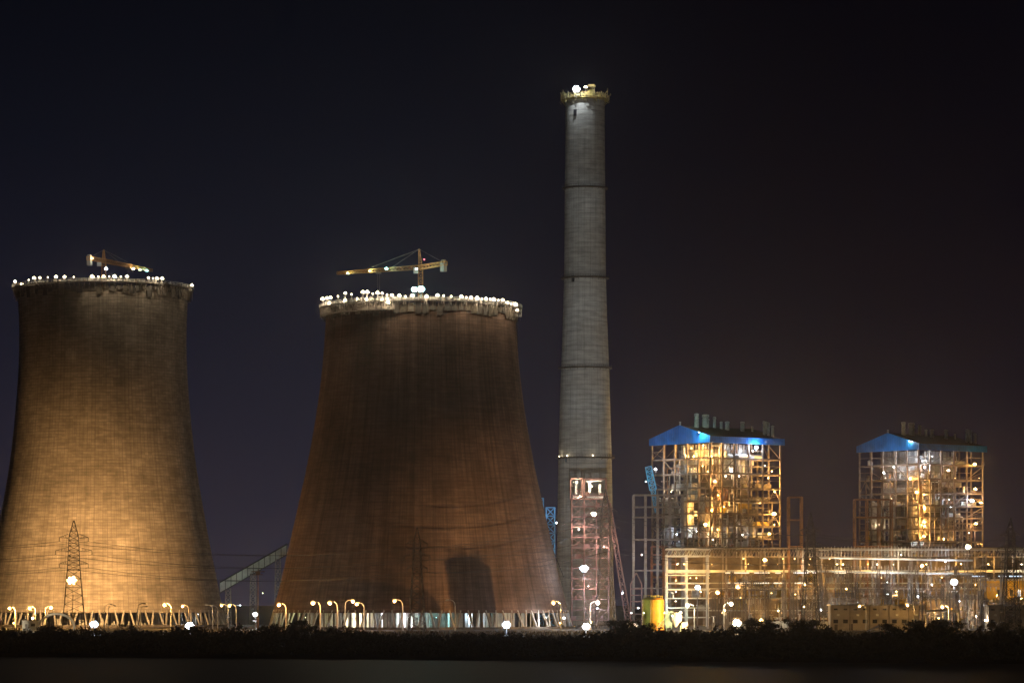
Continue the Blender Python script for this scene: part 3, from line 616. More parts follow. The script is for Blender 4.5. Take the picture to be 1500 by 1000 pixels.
    for i in range(60): y = 13 + 26 * rnd.random(); x = rnd.choice((11.6, 12.0)); b.beam((x, y, 79.8), (x, y, 95), .16)
    b.build('hanger_rod', 'insulation', t)
    # stair tower at the near corner
    st = MB(); z = 0; k = 0
    while z < 90:
        x0, x1 = (.8, 5.0) if k % 2 == 0 else (5.0, .8); y = -1.2 if k % 2 == 0 else -2.4
        st.beam((x0, y, z), (x1, y, z + 3.25), .28); st.beam((x0, y, z + 1), (x1, y, z + 4.25), .1); st.bb((x1 - .7, -3, z + 3.2), (x1 + .7, -.5, z + 3.34)); z += 3.25; k += 1
    for x in (0.2, 5.7): st.beam((x, -3, 0), (x, -3, 93), .25)
    st.build('stair_tower', 'boiler_steel', t)
    # roof
    zr = H; pk = 104.6; ym = 23.2; e = .9
    MB().prism([(-e, -e, zr + 2.6), (-e, ym, pk), (-e, 46.5 + e, zr + 2.6), (-e, 46.5 + e, zr + 2.1), (-e, ym, pk - .5), (-e, -e, zr + 2.1)], (0, 0, 0), (49.5 + 2 * e, 0, 0)).build('roof', 'roof_dark', t)
    MB().prism([(-e - .3, -e - .3, zr - .6), (-e - .3, -e - .3, zr + 2.9), (-e - .3, ym, pk + .35), (-e - .3, 46.8 + e, zr + 2.9), (-e - .3, 46.8 + e, zr - .6)], (0, 0, 0), (.28, 0, 0)).build('gable_panel', 'blue_clad', t)
    MB().bb((-e + .02, -e - .3, zr - .6), (50.8 + e, -e - .02, zr + 2.75)).build('fascia', 'blue_clad', t)
    for (x, y, r, h) in ((9, 21, 1.15, 7.5), (12, 24, .95, 5.6), (16.2, 22, 1.7, 7), (19, 24, 1.1, 5), (22.5, 22, .8, 6), (25.5, 20, .75, 4), (28, 18, 1.1, 4.6), (37, 16, 1.1, 5.2), (44, 16, .55, 3), (46.2, 9, .7, 7.4), (47.4, 7, .7, 7.2), (48.6, 5, .8, 6), (50, 12, 1.15, 6.6), (1, 25, .5, 3)):
        zb = zr + 2.5 + (pk - zr - 2.6) * (1 - abs(y - ym) / 24.5) - .3
        MB().lathe([(r, 0), (r, h * .72), (r * 1.02, h * .74), (r * .86, h * .76), (r * .86, h * .8), (r * 1.12, h * .82), (r * 1.12, h), (r * .4, h + .2)], 12, (x, y, zb), close=True).build('roof_vent', 'vent_metal', t)
    return t
BH = {}
for key, ox_px, oy, seed, lab in (('A', 1040, 1780.0, 11, 'open steel boiler house with a blue gable, the nearer one beside the chimney'), ('B', 1346, 1862.0, 23, 'open steel boiler house with a blue gable at the right side of the plant')):
    BH[key] = (X(ox_px, oy), oy, R(38)); boiler_house(BH[key][0], oy, 1, R(38), lab, seed, None)
def facade(key, px, py, inset=-1.0):
    """a point on a facade seen at px, py"""
    ox, oy, a = BH[key]; c, s = math.cos(a), math.sin(a); k = (px - 750) / F; edge = 750 + F * ox / oy
    if px < edge: v = (ox - k * oy) / (k * c + s); p = Vector((ox - v * s, oy + v * c, 0)) + Vector((c, s, 0)) * inset
    else: u = (k * oy - ox) / (c - k * s); p = Vector((ox + u * c, oy + u * s, 0)) + Vector((-s, c, 0)) * inset
    p.z = Zp(py, p.y); return p
def near_word(key): return 'left' if key == 'A' else 'right'
LA = [(1045, 705, 'amber', .9, 14, -1.2), (1036, 768, 'amber', 1.1, 22, -1.2), (1131, 752, 'amber', 1.25, 26, -1.4), (1125, 782, 'amber', .9, 14, -1.2), (1106, 655, 'blue', 1.1, 50, -1.0), (977, 687, 'white', .8, 40, -8), (1112, 660, 'white', .5, 16, 5),
      (1005, 668, 'amber', .5, 42, 5.5), (1028, 660, 'amber', .5, 44, 6), (1016, 682, 'amber', .4, 26, 6), (1022, 652, 'amber', .35, 22, 4), (1000, 656, 'amber', .35, 22, 6), (1028, 690, 'amber', .35, 16, 4), (1128, 682, 'amber', .35, 14, 4), (1140, 720, 'amber', .35, 14, 3), (1070, 742, 'amber', .3, 12, 5), (1060, 776, 'amber', .3, 12, 5), (1052, 668, 'amber', .4, 26, 5), (1080, 690, 'warm', .6, 14, 5), (1072, 697, 'warm', .5, 12, 5), (1092, 697, 'warm', .5, 12, 5), (1133, 700, 'amber', .4, 20, 4), (1138, 690, 'amber', .4, 14, 4),
      (1015, 742, 'amber', .5, 26, 5), (1012, 758, 'amber', .5, 22, 5), (1052, 748, 'amber', .4, 16, 5), (1090, 770, 'white', .4, 12, 5), (1095, 783, 'white', .45, 10, 4), (1012, 778, 'white', .4, 14, 4), (985, 782, 'blue', .4, 14, 3), (1050, 790, 'warm', .4, 10, 3), (1120, 735, 'amber', .35, 12, 4), (1140, 768, 'amber', .35, 14, 3), (1060, 725, 'amber', .35, 12, 4), (975, 720, 'warm', .35, 7, 4), (965, 765, 'blue', .35, 8, 3)]
LB = [(1336, 701, 'amber', 1.0, 18, -1.2), (1345, 721, 'amber', 1.0, 18, -1.2), (1351, 743, 'amber', 1.0, 18, -1.4), (1350.5, 764.5, 'amber', 1.0, 18, -1.4), (1350.5, 785, 'amber', 1.0, 18, -1.4), (1425.5, 679.5, 'amber', 1.1, 18, -1.2), (1426.5, 716, 'amber', 1.0, 16, -1.2), (1435, 736, 'amber', .95, 14, -1.2), (1427, 767, 'amber', 1.0, 16, -1.2), (1421, 733, 'blue', 1.15, 20, -1.5), (1387, 689, 'pink', .8, 8, -1.2),
      (1318, 672, 'white', .5, 26, 5.5), (1300, 684, 'white', .6, 24, 5), (1335, 668, 'white', .5, 24, 6), (1345, 684, 'white', .5, 26, 5), (1375, 668, 'white', .35, 12, 5), (1310, 692, 'white', .5, 34, -8), (1398, 731, 'blue', .4, 14, 4), (1400, 742, 'blue', .4, 10, 4), (1362, 770, 'amber', .35, 16, 4), (1362, 745, 'amber', .35, 16, 4), (1325, 785, 'amber', .35, 12, 3), (1340, 797, 'white', .35, 8, 3), (1425, 780, 'pink', .35, 8, 3), (1422, 755, 'pink', .35, 8, 3), (1440, 700, 'amber', .35, 10, 3), (1405, 700, 'amber', .3, 6, 3), (1360, 705, 'amber', .3, 14, 4), (1360, 725, 'amber', .3, 14, 4), (1358, 787, 'amber', .3, 14, 4), (1330, 730, 'amber', .3, 10, 4), (1390, 790, 'amber', .3, 10, 4), (1290, 700, 'amber', .3, 6, 4), (1280, 770, 'warm', .3, 5, 3), (1300, 730, 'warm', .3, 5, 3), (1440, 796, 'amber', .4, 10, 2)]
HN = {'amber': 'amber', 'warm': 'warm white', 'white': 'white', 'blue': 'cool blue white', 'cyan': 'cyan', 'pink': 'pinkish'}
for key, lst in (('A', LA), ('B', LB)):
    lst = [(a, b, k2, r, pw * (2.0 if k2 == 'amber' and ins > 0 else 1.4 if k2 == 'amber' else 1.0 if ins < 0 else 1.0), ins) for a, b, k2, r, pw, ins in lst]  # most lamps set inside the frames are unseen fill
    for kd in sorted(set(l[2] for l in lst)):
        sub = sorted([l for l in lst if l[2] == kd])
        for i, (px, py, k_, r, pw, ins) in enumerate(sub):
            flood(k_, r, pw * KW, facade(key, px, py, ins), '%s %s lamp on the %s boiler house' % (('single' if len(sub) == 1 else ordw(i, len(sub))), HN[kd], near_word(key)), 'lamps in the %s boiler house' % near_word(key))

# ================================================================= LATTICE PYLONS + WIRES
def pylon(px, pytop, Y, width, label):
    x = X(px, Y); h = Zp(pytop, Y); t = thing('transmission_pylon', label, 'pylon', (x, Y, 0), R(8), group='dark lattice pylons in front of the plant')
    wb = width; wm = width * .55; hm = h * .55
    b = MB(); b.lattice((0, 0, 0), (0, 0, hm), wb, wm, seg=7, chord=.34, br=.17); b.build('lower_body', 'pylon_steel', t)
    b = MB(); b.lattice((0, 0, hm), (0, 0, h * .86), wm, wm * .72, seg=7, chord=.3, br=.15); b.build('upper_body', 'pylon_steel', t)
    MB().lattice((0, 0, h * .86), (0, 0, h), wm * .72, .25, seg=3, chord=.24, br=.14).build('peak', 'pylon_steel', t)
    arms = []
    for f_ in (.60, .72, .84):
        z = h * f_; L_ = width * (.62 if f_ != .72 else .78)
        a = MB()
        for s in (-1, 1):
            ww = wm * .45
            for q in (-ww, ww): a.beam((s * ww, q, z), (s * L_, 0, z + .3), .17); a.beam((s * ww, q, z + 1.6), (s * L_, 0, z + .3), .15)
            for k in range(1, 4):
                u = k / 4; a.beam((s * (ww + (L_ - ww) * u), -ww * (1 - u), z + .1), (s * (ww + (L_ - ww) * u), ww * (1 - u), z + .1 + 1.4 * (1 - u)), .1)
            arms.append((s * L_, z + .3))
        a.build('cross_arm', 'pylon_steel', t)
        for s in (-1, 1):
            i_ = MB().lathe([(.05, 0), (.2, -.2), (.07, -.4), (.2, -.6), (.07, -.8), (.2, -1.0), (.07, -1.2), (.2, -1.4), (.05, -1.7)], 8, (s * L_, 0, z + .3)); i_.build('insulator', 'pylon_steel', t)
    c, s_ = math.cos(R(8)), math.sin(R(8))
    return [(x + a * c, Y + a * s_, z - 1.7) for a, z in arms]
PY = [('left', pylon(108, 762, 1400, 9.5, 'dark lattice pylon rising behind the brightest amber lamp at the left')),
      ('second', pylon(611, 772, 1360, 6.6, 'thin dark lattice pylon in front of the middle cooling tower')),
      ('chimney', pylon(887, 716, 1440, 8.0, 'tall lattice pylon in front of the red hoist tower and chimney')),
      ('fourth', pylon(1187, 750, 1380, 6.8, 'dark lattice pylon between the two boiler houses')),
      ('right', pylon(1480, 758, 1400, 7.0, 'dark lattice pylon at the far right edge of the plant'))]
endsL = ('frame edge', [(p[0] - 150, p[1] + 60, p[2] + 4) for p in PY[0][1]]); endsR = ('frame edge', [(p[0] + 130, p[1] + 30, p[2] + 2) for p in PY[-1][1]])
seq = [endsL] + PY + [endsR]; WN = ['lower left', 'lower right', 'middle left', 'middle right', 'upper left', 'upper right']
for (na, A), (nb, B) in zip(seq[:-1], seq[1:]):
    for k in range(6):
        p, q = Vector(A[k]), Vector(B[k]); pts = []
        for i in range(15):
            u = i / 14; v = p.lerp(q, u); v.z -= 4 * u * (1 - u) * (q - p).length * .030; pts.append(v)
        nm = 'thin overhead wire, %s strand between the %s pylon and the %s' % (WN[k], na, nb + (' pylon' if nb != 'frame edge' else ''))
        if na == 'frame edge': nm = 'thin overhead wire, %s strand between the left frame edge and the left pylon' % WN[k]
        tag(MB().path(pts, .085, 4).build('overhead_wire', 'wire', off=tuple(p)), nm, 'wire', 'overhead wires strung between the pylons')

# ================================================================= STREET LAMPS
def make_post(kind, power, lit=True, arm=1, lens_r=.8):
    t = thing('street_lamp', 'x', 'street lamp')
    p = MB().tube((0, 0, 0), (0, 0, 8.4), .24, .15, 8); p.box((0, 0, .3), (.6, .6, .6))
    pts = [(0, 0, 8.4), (arm * .15, 0, 9.3), (arm * .6, 0, 10.0), (arm * 1.3, 0, 10.35), (arm * 2.3, 0, 10.45)]
    p.path(pts, .13, 6); p.build('pole', 'steel_light', t)
    hd = MB().box((arm * 2.7, 0, 10.45), (1.3, .5, .25)); hd.box((arm * 2.6, 0, 10.62), (.9, .36, .12)); hd.build('lamp_head', 'steel_light', t)
    if lit:
        MB().ball((arm * 2.75, 0, 10.0), lens_r * .78, 12, 8).build('lamp_glass', 'lens_' + kind, t, smooth=True)
        light(t, kind, power * 2.2, (arm * 2.75, -.9, 9.5), .12)
    else: MB().box((arm * 2.7, 0, 10.28), (1.0, .36, .1)).build('lamp_glass', 'glass_lens', t)
    return t
SP = {}
def post(kind, power, px, py, Y, label, lit=True, arm=1, r=.8, group='street lamps along the plant road'):
    k = (kind, power, lit, arm, r)
    if k not in SP: SP[k] = make_post(*k); t = SP[k]
    else: t = copy_tree(SP[k])
    s = Zp(py, Y) / 10.0; t.location = (X(px, Y) - arm * 2.75 * s, Y, 0); t.scale = (s, s, s); t['label'] = label; t['group'] = group
S_ = [(14, 890, 1480, 'amber', 90, -1), (43.5, 889.5, 1480, 'amber', 50, -1), (75, 889, 1480, 'amber', 30, 1), (241, 885, 1480, 'amber', 60, -1), (267.5, 887, 1520, 'sodium', 6, -1), (324.5, 886, 1440, 'amber', 6, -1), (336, 886, 1400, 'amber', 8, -1), (408.5, 885, 1370, 'sodium', 26, -1), (458, 882.5, 1370, 'sodium', 14, -1), (483, 882.5, 1370, 'sodium', 14, -1), (517, 880, 1410, 'sodium', 7, 1), (522.5, 884, 1370, 'sodium', 9, -1), (578, 879.5, 1390, 'sodium', 6, -1),
      (810.5, 882, 1390, 'amber', 34, -1), (875.5, 882, 1420, 'pink', 15, 1), (1007, 886, 1400, 'warm', 28, -1), (1071, 884, 1390, 'warm', 20, 1), (1051.5, 867, 1500, 'sodium', 9, 1), (1081, 858, 1560, 'sodium', 9, -1), (1259, 887, 1388, 'amber', 2, -1), (1329, 885.5, 1390, 'amber', 5, -1), (1380, 888, 1345, 'amber', 50, -1)]
for i, (px, py, Y, kd, pw, arm) in enumerate(S_):
    post(kd, pw * KW, px, py, Y, '%s lit street lamp in the row at the foot of the plant' % ordw(i, len(S_)), True, arm, 1.0 if pw > 12 else .8)
U_ = [(163, 886, 1380, 1), (168, 888, 1400, 1), (212, 885, 1390, 1), (215, 889, 1450, 1), (302, 887, 1440, -1), (310, 888, 1470, -1), (428, 886, 1500, 1), (655, 880, 1390, -1), (568, 887, 1440, 1), (612, 883, 1440, -1), (627, 883, 1440, 1), (1200, 882, 1380, 1), (1415, 889, 1370, 1), (1448, 880, 1400, 1), (1140, 892, 1390, -1)]
for i, (px, py, Y, arm) in enumerate(sorted(U_)):
    post('amber', 0, px, py, Y, '%s unlit hooked lamp post in front of the plant' % ordw(i, len(U_)), False, arm, .8, 'unlit lamp posts')

# big floodlights on poles / masts
def mast_flood(kind, r, power, px, py, Y, label, h_mast=True, spots=()):
    p = W(px, py, Y); t = flood(kind, r, power, p, label)
    if h_mast:
        m = thing('floodlight_mast', 'mast of the ' + label, 'mast', (p.x, Y + 1.0 + r, 0), group='masts of the plant floodlights')
        hh = max(1.0, p.z - 2.4 * r)
        MB().tube((0, 0, 0), (0, 0, hh), .30, .16, 8).build('pole', 'steel', m); MB().box((0, 0, hh), (r * 2.2, .3, .3)).box((0, -r * .5 - .3, hh), (.25, r + .8, .25)).build('cross_head', 'steel', m)
    for (aim, pw, ang, kk) in spots: light(None, kk, pw, (p.x, Y - 1.5 - r if aim[1] < Y else Y + 2.5 + r * 1.5, p.z + .2), .4, ang, aim)
    return t
TL = Vector((LTX, LTY - 45, 60)); TR = Vector((RTX, RTY - 45, 60)); STK = Vector((CX, CY, 150))
mast_flood('amber', 2.7, 60 * KW, 105, 850, 1505, 'huge amber floodlight blazing in front of the left cooling tower', True, [((LTX - 10, LTY - 40, 6), 1050000, 122, 'towerglow')])
mast_flood('blue', 1.2, 16 * KW, 138, 914, 900, 'blue white floodlight low at the scrub edge, left of the pair', True, [])
mast_flood('white', 1.25, 24 * KW, 278, 916, 900, 'white floodlight low at the scrub edge between the cooling towers', True, [])
mast_flood('blue', 1.2, 22 * KW, 742, 914.5, 900, 'blue white floodlight low at the scrub edge before the middle tower', True, [])
mast_flood('white', 1.2, 24 * KW, 858.5, 917, 950, 'white floodlight low in front of the red hoist tower', True, [((CX, CY, z_), p_, 6, 'white') for z_, p_ in ((30, 3.2e6), (85, 4.4e6), (140, 4.2e6), (195, 3.0e6), (245, 1.7e6))])
mast_flood('warm', 1.25, 36 * KW, 1079.5, 912, 900, 'big warm floodlight low at the scrub edge before the left boiler house', True, [((CX, CY, z_), p_, 6, 'warm') for z_, p_ in ((50, 5e5), (110, 6e5), (170, 5e5), (230, 3e5))])
mast_flood('white', 1.15, 30 * KW, 374, 899, 1420, 'white floodlight between the two cooling towers', True, [])
mast_flood('blue', 1.9, 60 * KW, 855.5, 832, 1480, 'big blue white floodlight in front of the red hoist tower', True, [])
mast_flood('warm', 1.3, 24 * KW, 870, 752.5, 1640, 'warm floodlight high on the red hoist tower', False, [])
mast_flood('white', 1.7, 60 * KW, 1397.5, 852, 1480, 'big white floodlight at the right side of the switchyard', True, [])
mast_flood('warm', 1.45, 40 * KW, 1418, 800.5, 1600, 'warm white floodlight below the right boiler house', True, [])
mast_flood('blue', 1.3, 18 * KW, 1022, 860, 1560, 'blue white floodlight inside the bright frame beside the turbine hall', True, [])
mast_flood('amber', 1.1, 26 * KW, 1120.5, 819.5, 1640, 'amber floodlight on the turbine hall truss', True, [])
mast_flood('amber', 1.1, 26 * KW, 1351, 828.5, 1640, 'amber floodlight below the lamp column of the right boiler house', True, [])
mast_flood('amber', .9, 8 * KW, 1115, 908, 1296, 'small amber lamp just above the scrub beside the biggest warm one', True, [((6, 1444, 14), 1100000, 46, 'towerglow')])
for i, (px, kd) in enumerate(((1089, 'amber'), (1147, 'amber'), (1164, 'amber'), (1187, 'amber'), (1215, 'amber'))):
    flood(kd, .42, 4 * KW, W(px, 818, 1690), '%s tiny amber lamp in the row under the turbine hall roof' % ordw(i, 5), 'tiny lamps under the turbine hall roof')

# ================================================================= RED HOIST TOWER
HYr = 1650.0; hx = X(868, HYr); ht = thing('hoist_tower', 'red steel scaffold tower with two open bays on top, before the chimney', 'hoist tower', (hx, HYr, 0))
Hh = Zp(731, HYr); wl = X(890, HYr) - X(836, HYr); rnd = random.Random(2)
for ix in range(4):
    for iy in range(2): MB().box((-wl / 2 - 1 + ix * wl / 3, iy * 9, Hh / 2), (.5, .5, Hh)).build('post', 'red_steel', ht)
lv = 0
while lv * 5 < Hh:
    z = lv * 5 + 3; b = MB()
    for iy in (0, 9): b.beam((-wl / 2 - 1, iy, z), (wl / 2 - 1, iy, z), .4)
    for ix in range(4): b.beam((-wl / 2 - 1 + ix * wl / 3, 0, z), (-wl / 2 - 1 + ix * wl / 3, 9, z), .3)
    for ix in range(3):
        x0 = -wl / 2 - 1 + ix * wl / 3; x1 = x0 + wl / 3
        if rnd.random() < .8: b.beam((x0, 0, z), (x1, 0, z + 5), .22); b.beam((x1, 0, z), (x0, 0, z + 5), .22)
        if rnd.random() < .5: b.bb((x0, 1, z + .2), (x1, 8, z + .35))
        if rnd.random() < .5: b.box((rnd.uniform(x0, x1), 2, z + 1), (rnd.uniform(.8, 3), 1, rnd.uniform(.8, 2.4)))
    b.beam((-wl / 2 - 1, -.3, z + 1.1), (wl / 2 - 1, -.3, z + 1.1), .12)
    b.build('braced_bay', 'red_steel', ht); lv += 1
z0, z1 = Hh, Zp(701, HYr)
for (a, c) in ((836, 853), (856, 888)):
    xa, xb = X(a, HYr) - hx, X(c, HYr) - hx; b = MB()
    for x in (xa, xb):
        for y in (0, 8): b.beam((x, y, z0), (x, y, z1), .6)
        for z in (z0 + .3, z1): b.beam((x, 0, z), (x, 8, z), .5)
    for z in (z0 + .3, z1):
        for y in (0, 8): b.beam((xa, y, z), (xb, y, z), .6)
    b.build('top_frame', 'red_steel', ht)
    b = MB(); b.bb((xa + 1, 3, z0 + .6), (xb - 1.2, 4, z0 + 1.8)); b.box((xa + 2.6, 3, (z0 + z1) / 2 + 1), (1.1, 1, 6)); b.box((xb - 3, 4, (z0 + z1) / 2), (1.3, 1, 5)); b.beam((xa + 1, 3, z1 - 1.5), (xb - 2, 3, z1 - .8), .5); b.build('winch_gear', 'plaster_white', ht)
b = MB()   # raking legs on the right
for y in (0, 9): b.lattice((wl / 2 + 9, y, 0), (wl / 2 - 1, y, Hh * .97), 2.6, 1.6, seg=16, chord=.28, br=.16)
b.build('raking_leg', 'red_steel', ht)
LHr = 'lamps on the red hoist tower'
for i, (px, py, kd, r, pw, dy) in enumerate(((845, 706, 'warm', .5, 12, -1), (866, 712, 'warm', .6, 16, 2), (848, 775, 'pink', .4, 16, -2.5), (885, 800, 'pink', .4, 22, -2.5), (862, 858, 'pink', .4, 18, -2.5), (850, 727, 'warm', .4, 8, 1), (875, 890, 'blue', .4, 22, -4))):  # the last lamp is added to light the tower base
    flood(kd, r, pw * KW, W(px, py, HYr + dy), '%s small lamp on the red hoist tower' % (('high left', 'high right', 'upper', 'right hand', 'lower middle', 'deck', 'added lowest')[i]), LHr)

# blue steel truss tower behind the middle tower + red stay
bt = thing('truss_tower', 'bright blue steel truss tower peeking out behind the middle cooling tower', 'truss tower', (X(797, 1620), 1620, 0))
hb = Zp(743, 1620)
MB().lattice((3.0, 0, 0), (3.0, 0, hb), 4.0, seg=14, chord=.6, br=.34).build('mast', 'blue_steel', bt)
MB().lattice((-1.6, 3, 0), (-1.6, 3, Zp(729, 1620)), 2.6, seg=18, chord=.55, br=.3).build('rear_mast', 'blue_steel', bt)
flood('blue', .5, 26 * KW, W(815, 765, 1600), 'small cool lamp shining on the blue truss tower')

# ================================================================= CONVEYOR BETWEEN THE TOWERS
Yc = 1760.0
a, c = W(322, 868, Yc), W(420, 812, Yc + 10)
cv = thing('conveyor_gallery', 'pale sloping conveyor gallery rising between the two cooling towers', 'conveyor', (a.x, a.y, 0))
d = c - a; up = Vector((0, 0, 1)); A0 = Vector((0, 0, a.z))
pts = [A0, A0 + d, A0 + d + Vector((0, 0, 5.0)), A0 + Vector((0, 0, 5.0))]
MB().prism(pts, (0, 0, 0), (0, 5, 0)).build('gallery', 'pale_concrete', cv)
MB().prism([p + Vector((0, 0, 5.0)) for p in (A0, A0 + d)] + [A0 + d + Vector((0, 0, 5.8)), A0 + Vector((0, 0, 5.8))], (0, -.6, 0), (0, 5.6, 0)).build('gallery_roof', 'roof_dark', cv)
b = MB()
for i in range(13): q = A0 + d * (i / 12); b.beam(q + Vector((0, -.2, 0)), q + Vector((0, -.2, 5)), .3)
b.beam(A0 + Vector((0, -.2, 0)), A0 + d + Vector((0, -.2, 0)), .5); b.build('side_ribs', 'steel_dark', cv)
for u in (.12, .5, .88): q = A0 + d * u; MB().lattice((q.x, 2.5, 0), (q.x, 2.5, q.z), 3.4, 2.4, seg=8, chord=.4, br=.2).build('trestle', 'steel', cv)
flood('green', .3, 16 * KW, W(385, 868, 1735), 'small greenish lamp under the conveyor gallery')
flood('blue', .3, 40 * KW, W(352, 886, 1720), 'small bluish lamp on the ground behind the tower gap')
ep = thing('power_pole', 'dark power pole with a cross bar between the two cooling towers', 'power pole', (X(378, 1400), 1400, 0))
hp = Zp(833, 1400); MB().tube((0, 0, 0), (0, 0, hp), .28, .18, 8).build('pole', 'rust_steel', ep); MB().box((0, 0, hp - 1), (5.6, .3, .35)).box((0, 0, hp - 2.3), (4, .25, .3)).build('cross_bar', 'rust_steel', ep); MB().box((0, 0, hp - 1.6), (1.8, 1.2, 1.4)).build('switch_box', 'rust_steel', ep)

# ================================================================= LEFT FOREGROUND BITS
Yf = 1340.0
ca = thing('site_cabin', 'bright white site cabin at the far left behind the scrub', 'cabin', (X(45, Yf), Yf, 0))
MB().box((0, 0, 2.2), (6.2, 4, 4.0)).build('wall', 'plaster_white', ca); MB().box((0, 0, 4.35), (6.8, 4.6, .3)).build('roof', 'grey_clad', ca); MB().box((-1.4, -2.02, 1.7), (1.1, .1, 2.4)).build('door', 'grey_clad', ca); MB().box((1.2, -2.02, 2.6), (1.6, .1, 1.2)).build('window', 'window_dark', ca)
ar = thing('entrance_arch', 'pale curved arch beside the white cabin under the amber lamps', 'arch', (X(83, Yf), Yf, 0))
pts = [(-7.0 * math.cos(PI * i / 14), 0, 1.5 + 5.4 * math.sin(PI * i / 14)) for i in range(15)]
MB().path(pts, .45, 8).build('arch_rib', 'plaster_white', ar)
for s in (-1, 1): MB().tube((s * 7, 0, 0), (s * 7, 0, 1.6), .5, n=8).build('arch_foot', 'plaster_white', ar)
flood('warm', .5, 26 * KW, W(48, 905, 1325), 'lamp close in front of the white site cabin')
flood('amber', .5, 9 * KW, W(20, 912, 1320), 'low amber lamp at the far left ground')

# lights inside the tower bases
for i, (px, kd, pw, Y) in enumerate(((520, 'warm', 30, 1470), (560, 'white', 34, 1478), (600, 'white', 30, 1476), (640, 'cyan', 18, 1475), (690, 'blue', 9, 1470), (800, 'white', 16, 1470), (450, 'green', 10, 1475))):
    flood(kd, .22, pw * 1.5 * KW, (X(px, Y), Y - 12, 5), '%s work lamp shining among the columns under the middle cooling tower' % ordw(i, 7), 'work lamps under the middle cooling tower')
for i, (px, kd, pw, Y) in enumerate(((90, 'warm', 12, 1640), (210, 'white', 12, 1640), (290, 'white', 12, 1650))):
    flood(kd, .22, pw * KW, (X(px, Y), Y, 6), '%s work lamp shining among the columns under the left cooling tower' % ordw(i, 3), 'work lamps under the left cooling tower')
flood('white', .6, 26 * KW, W(826, 905, 1420), 'white lamp at the right foot of the middle cooling tower')

flood('amber', .35, 9 * KW, W(820, 912, 1240), 'low amber lamp added to light the dry grass before the middle tower')  # added for the amber patch of lit grass
flood('amber', .35, 9 * KW, W(866, 911, 1250), 'low amber lamp added to light the dry grass near the hoist tower')  # also added, to light the ground here
# ================================================================= PORTAL FRAMES BESIDE THE BOILER HOUSES
def portal(pxs, pytop, Y, levels, label, mt='steel', wd=.9):
    x0 = X(pxs[0], Y); t = thing('portal_frame', label, 'steel frame', (x0, Y, 0), group='tall open steel frames'); h = Zp(pytop, Y)
    for p in pxs:
        for y in (0, 9): MB().box((X(p, Y) - x0, y, h / 2), (wd, wd, h)).build('column', mt, t)
    for z in [h] + [Zp(l, Y) for l in levels]:
        b = MB()
        for y in (0, 9): b.beam((0, y, z), (X(pxs[-1], Y) - x0, y, z), .6)
        for p in pxs: b.beam((X(p, Y) - x0, 0, z), (X(p, Y) - x0, 9, z), .45)
        b.build('cross_beam', mt, t)
    return t
portal((928.5, 946, 964, 982, 1000), 724.5, 1640, (742, 757, 790, 835, 861), 'tall bare steel frame at the left of the left boiler house')
portal((1156, 1175), 727.5, 1700, (761, 800), 'narrow steel frame just right of the left boiler house', 'rust_steel')
portal((1253, 1271, 1289, 1307), 731, 1700, (757, 800), 'bare steel frame standing before the right boiler house', 'rust_steel', .7)
portal((955, 972, 990), 800, 1720, (812, 826, 845, 872), 'rust coloured steel frame between the tall frame and the turbine hall', 'red_steel', .7)
# small red A-frame tower
af = thing('a_frame', 'small red braced frame between the tall steel columns left of the hall', 'steel frame', (X(932, 1620), 1620, 0))
b = MB()
for s in (-1, 1): b.beam((s * 2.6, 0, 0), (s * 2.6, 0, Zp(855, 1620)), .5); b.beam((s * 2.6, 0, Zp(855, 1620)), (0, 0, Zp(838, 1620)), .5)
for i in range(6): b.beam((-2.6, 0, 3 + 3 * i), (2.6, 0, 3 + 3 * i), .45)
b.build('frame', 'red_steel', af)
tealx = thing('chute', 'teal steel chute hanging on the left side of the left boiler house', 'chute', W(951, 700, 1790))
MB().lattice((-.5, 0, 6), (2.0, 0, -6), 3.0, 3.4, seg=5, chord=.5, br=.35).build('upper_section', 'blue_steel', tealx); MB().lattice((2.0, 0, -6), (3.6, 0, -18), 2.4, .8, seg=5, chord=.4, br=.3).build('lower_section', 'blue_steel', tealx)
flood('cyan', .35, 30 * KW, W(1024, 633, 1782), 'small cool lamp added to light the roof vents of the left boiler house')  # added to brighten the vents
flood('warm', .3, 12 * KW, W(1332, 646, 1866), 'small lamp added to light the roof vents of the right boiler house')  # added in the same way for the other set of vents
flood('cyan', .35, 12 * KW, W(946, 705, 1780), 'small cyan lamp beside the teal chute')

# ================================================================= TURBINE HALL
TY = 1700.0
th = thing('turbine_hall', 'long open steel turbine hall with a truss roof edge and brightly lit floors', 'turbine hall', (X(976, TY), TY, 0)); tx = X(976, TY); rnd = random.Random(8)
cols = [976, 1005, 1036, 1064, 1092, 1120, 1148, 1176, 1204, 1232, 1260, 1288, 1316, 1344, 1372, 1400, 1428, 1456, 1484, 1512]
zt_ = Zp(803, TY); zl = Zp(815, TY); zc = Zp(838, TY)
for i, p in enumerate(cols):
    x = X(p, TY) - tx
    for y in (0, 28): MB().box((x, y, zt_ / 2), (1.1 if i < 3 else .8, 1.0, zt_)).build('column', 'steel', th)
xe = X(cols[-1], TY) - tx
for i in range(len(cols) - 1):
    x0, x1 = X(cols[i], TY) - tx, X(cols[i + 1], TY) - tx; b = MB()
    for z in (zt_, zl): b.beam((x0, -.1, z), (x1, -.1, z), .5)
    n_ = 6
    for k in range(n_):
        xa = x0 + (x1 - x0) * k / n_; xb = x0 + (x1 - x0) * (k + 1) / n_; b.beam((xa, -.1, zl), (xb, -.1, zt_), .26); b.beam((xa, -.1, zl), (xa, -.1, zt_), .2)
    b.build('roof_truss', 'pale_concrete' if i < 2 else 'steel', th)  # left bays take a pale material: their bright lighting is in the colour
MB().bb((0, -.4, zc), (xe, .6, zc + 1.2)).build('crane_beam', 'pale_concrete', th)
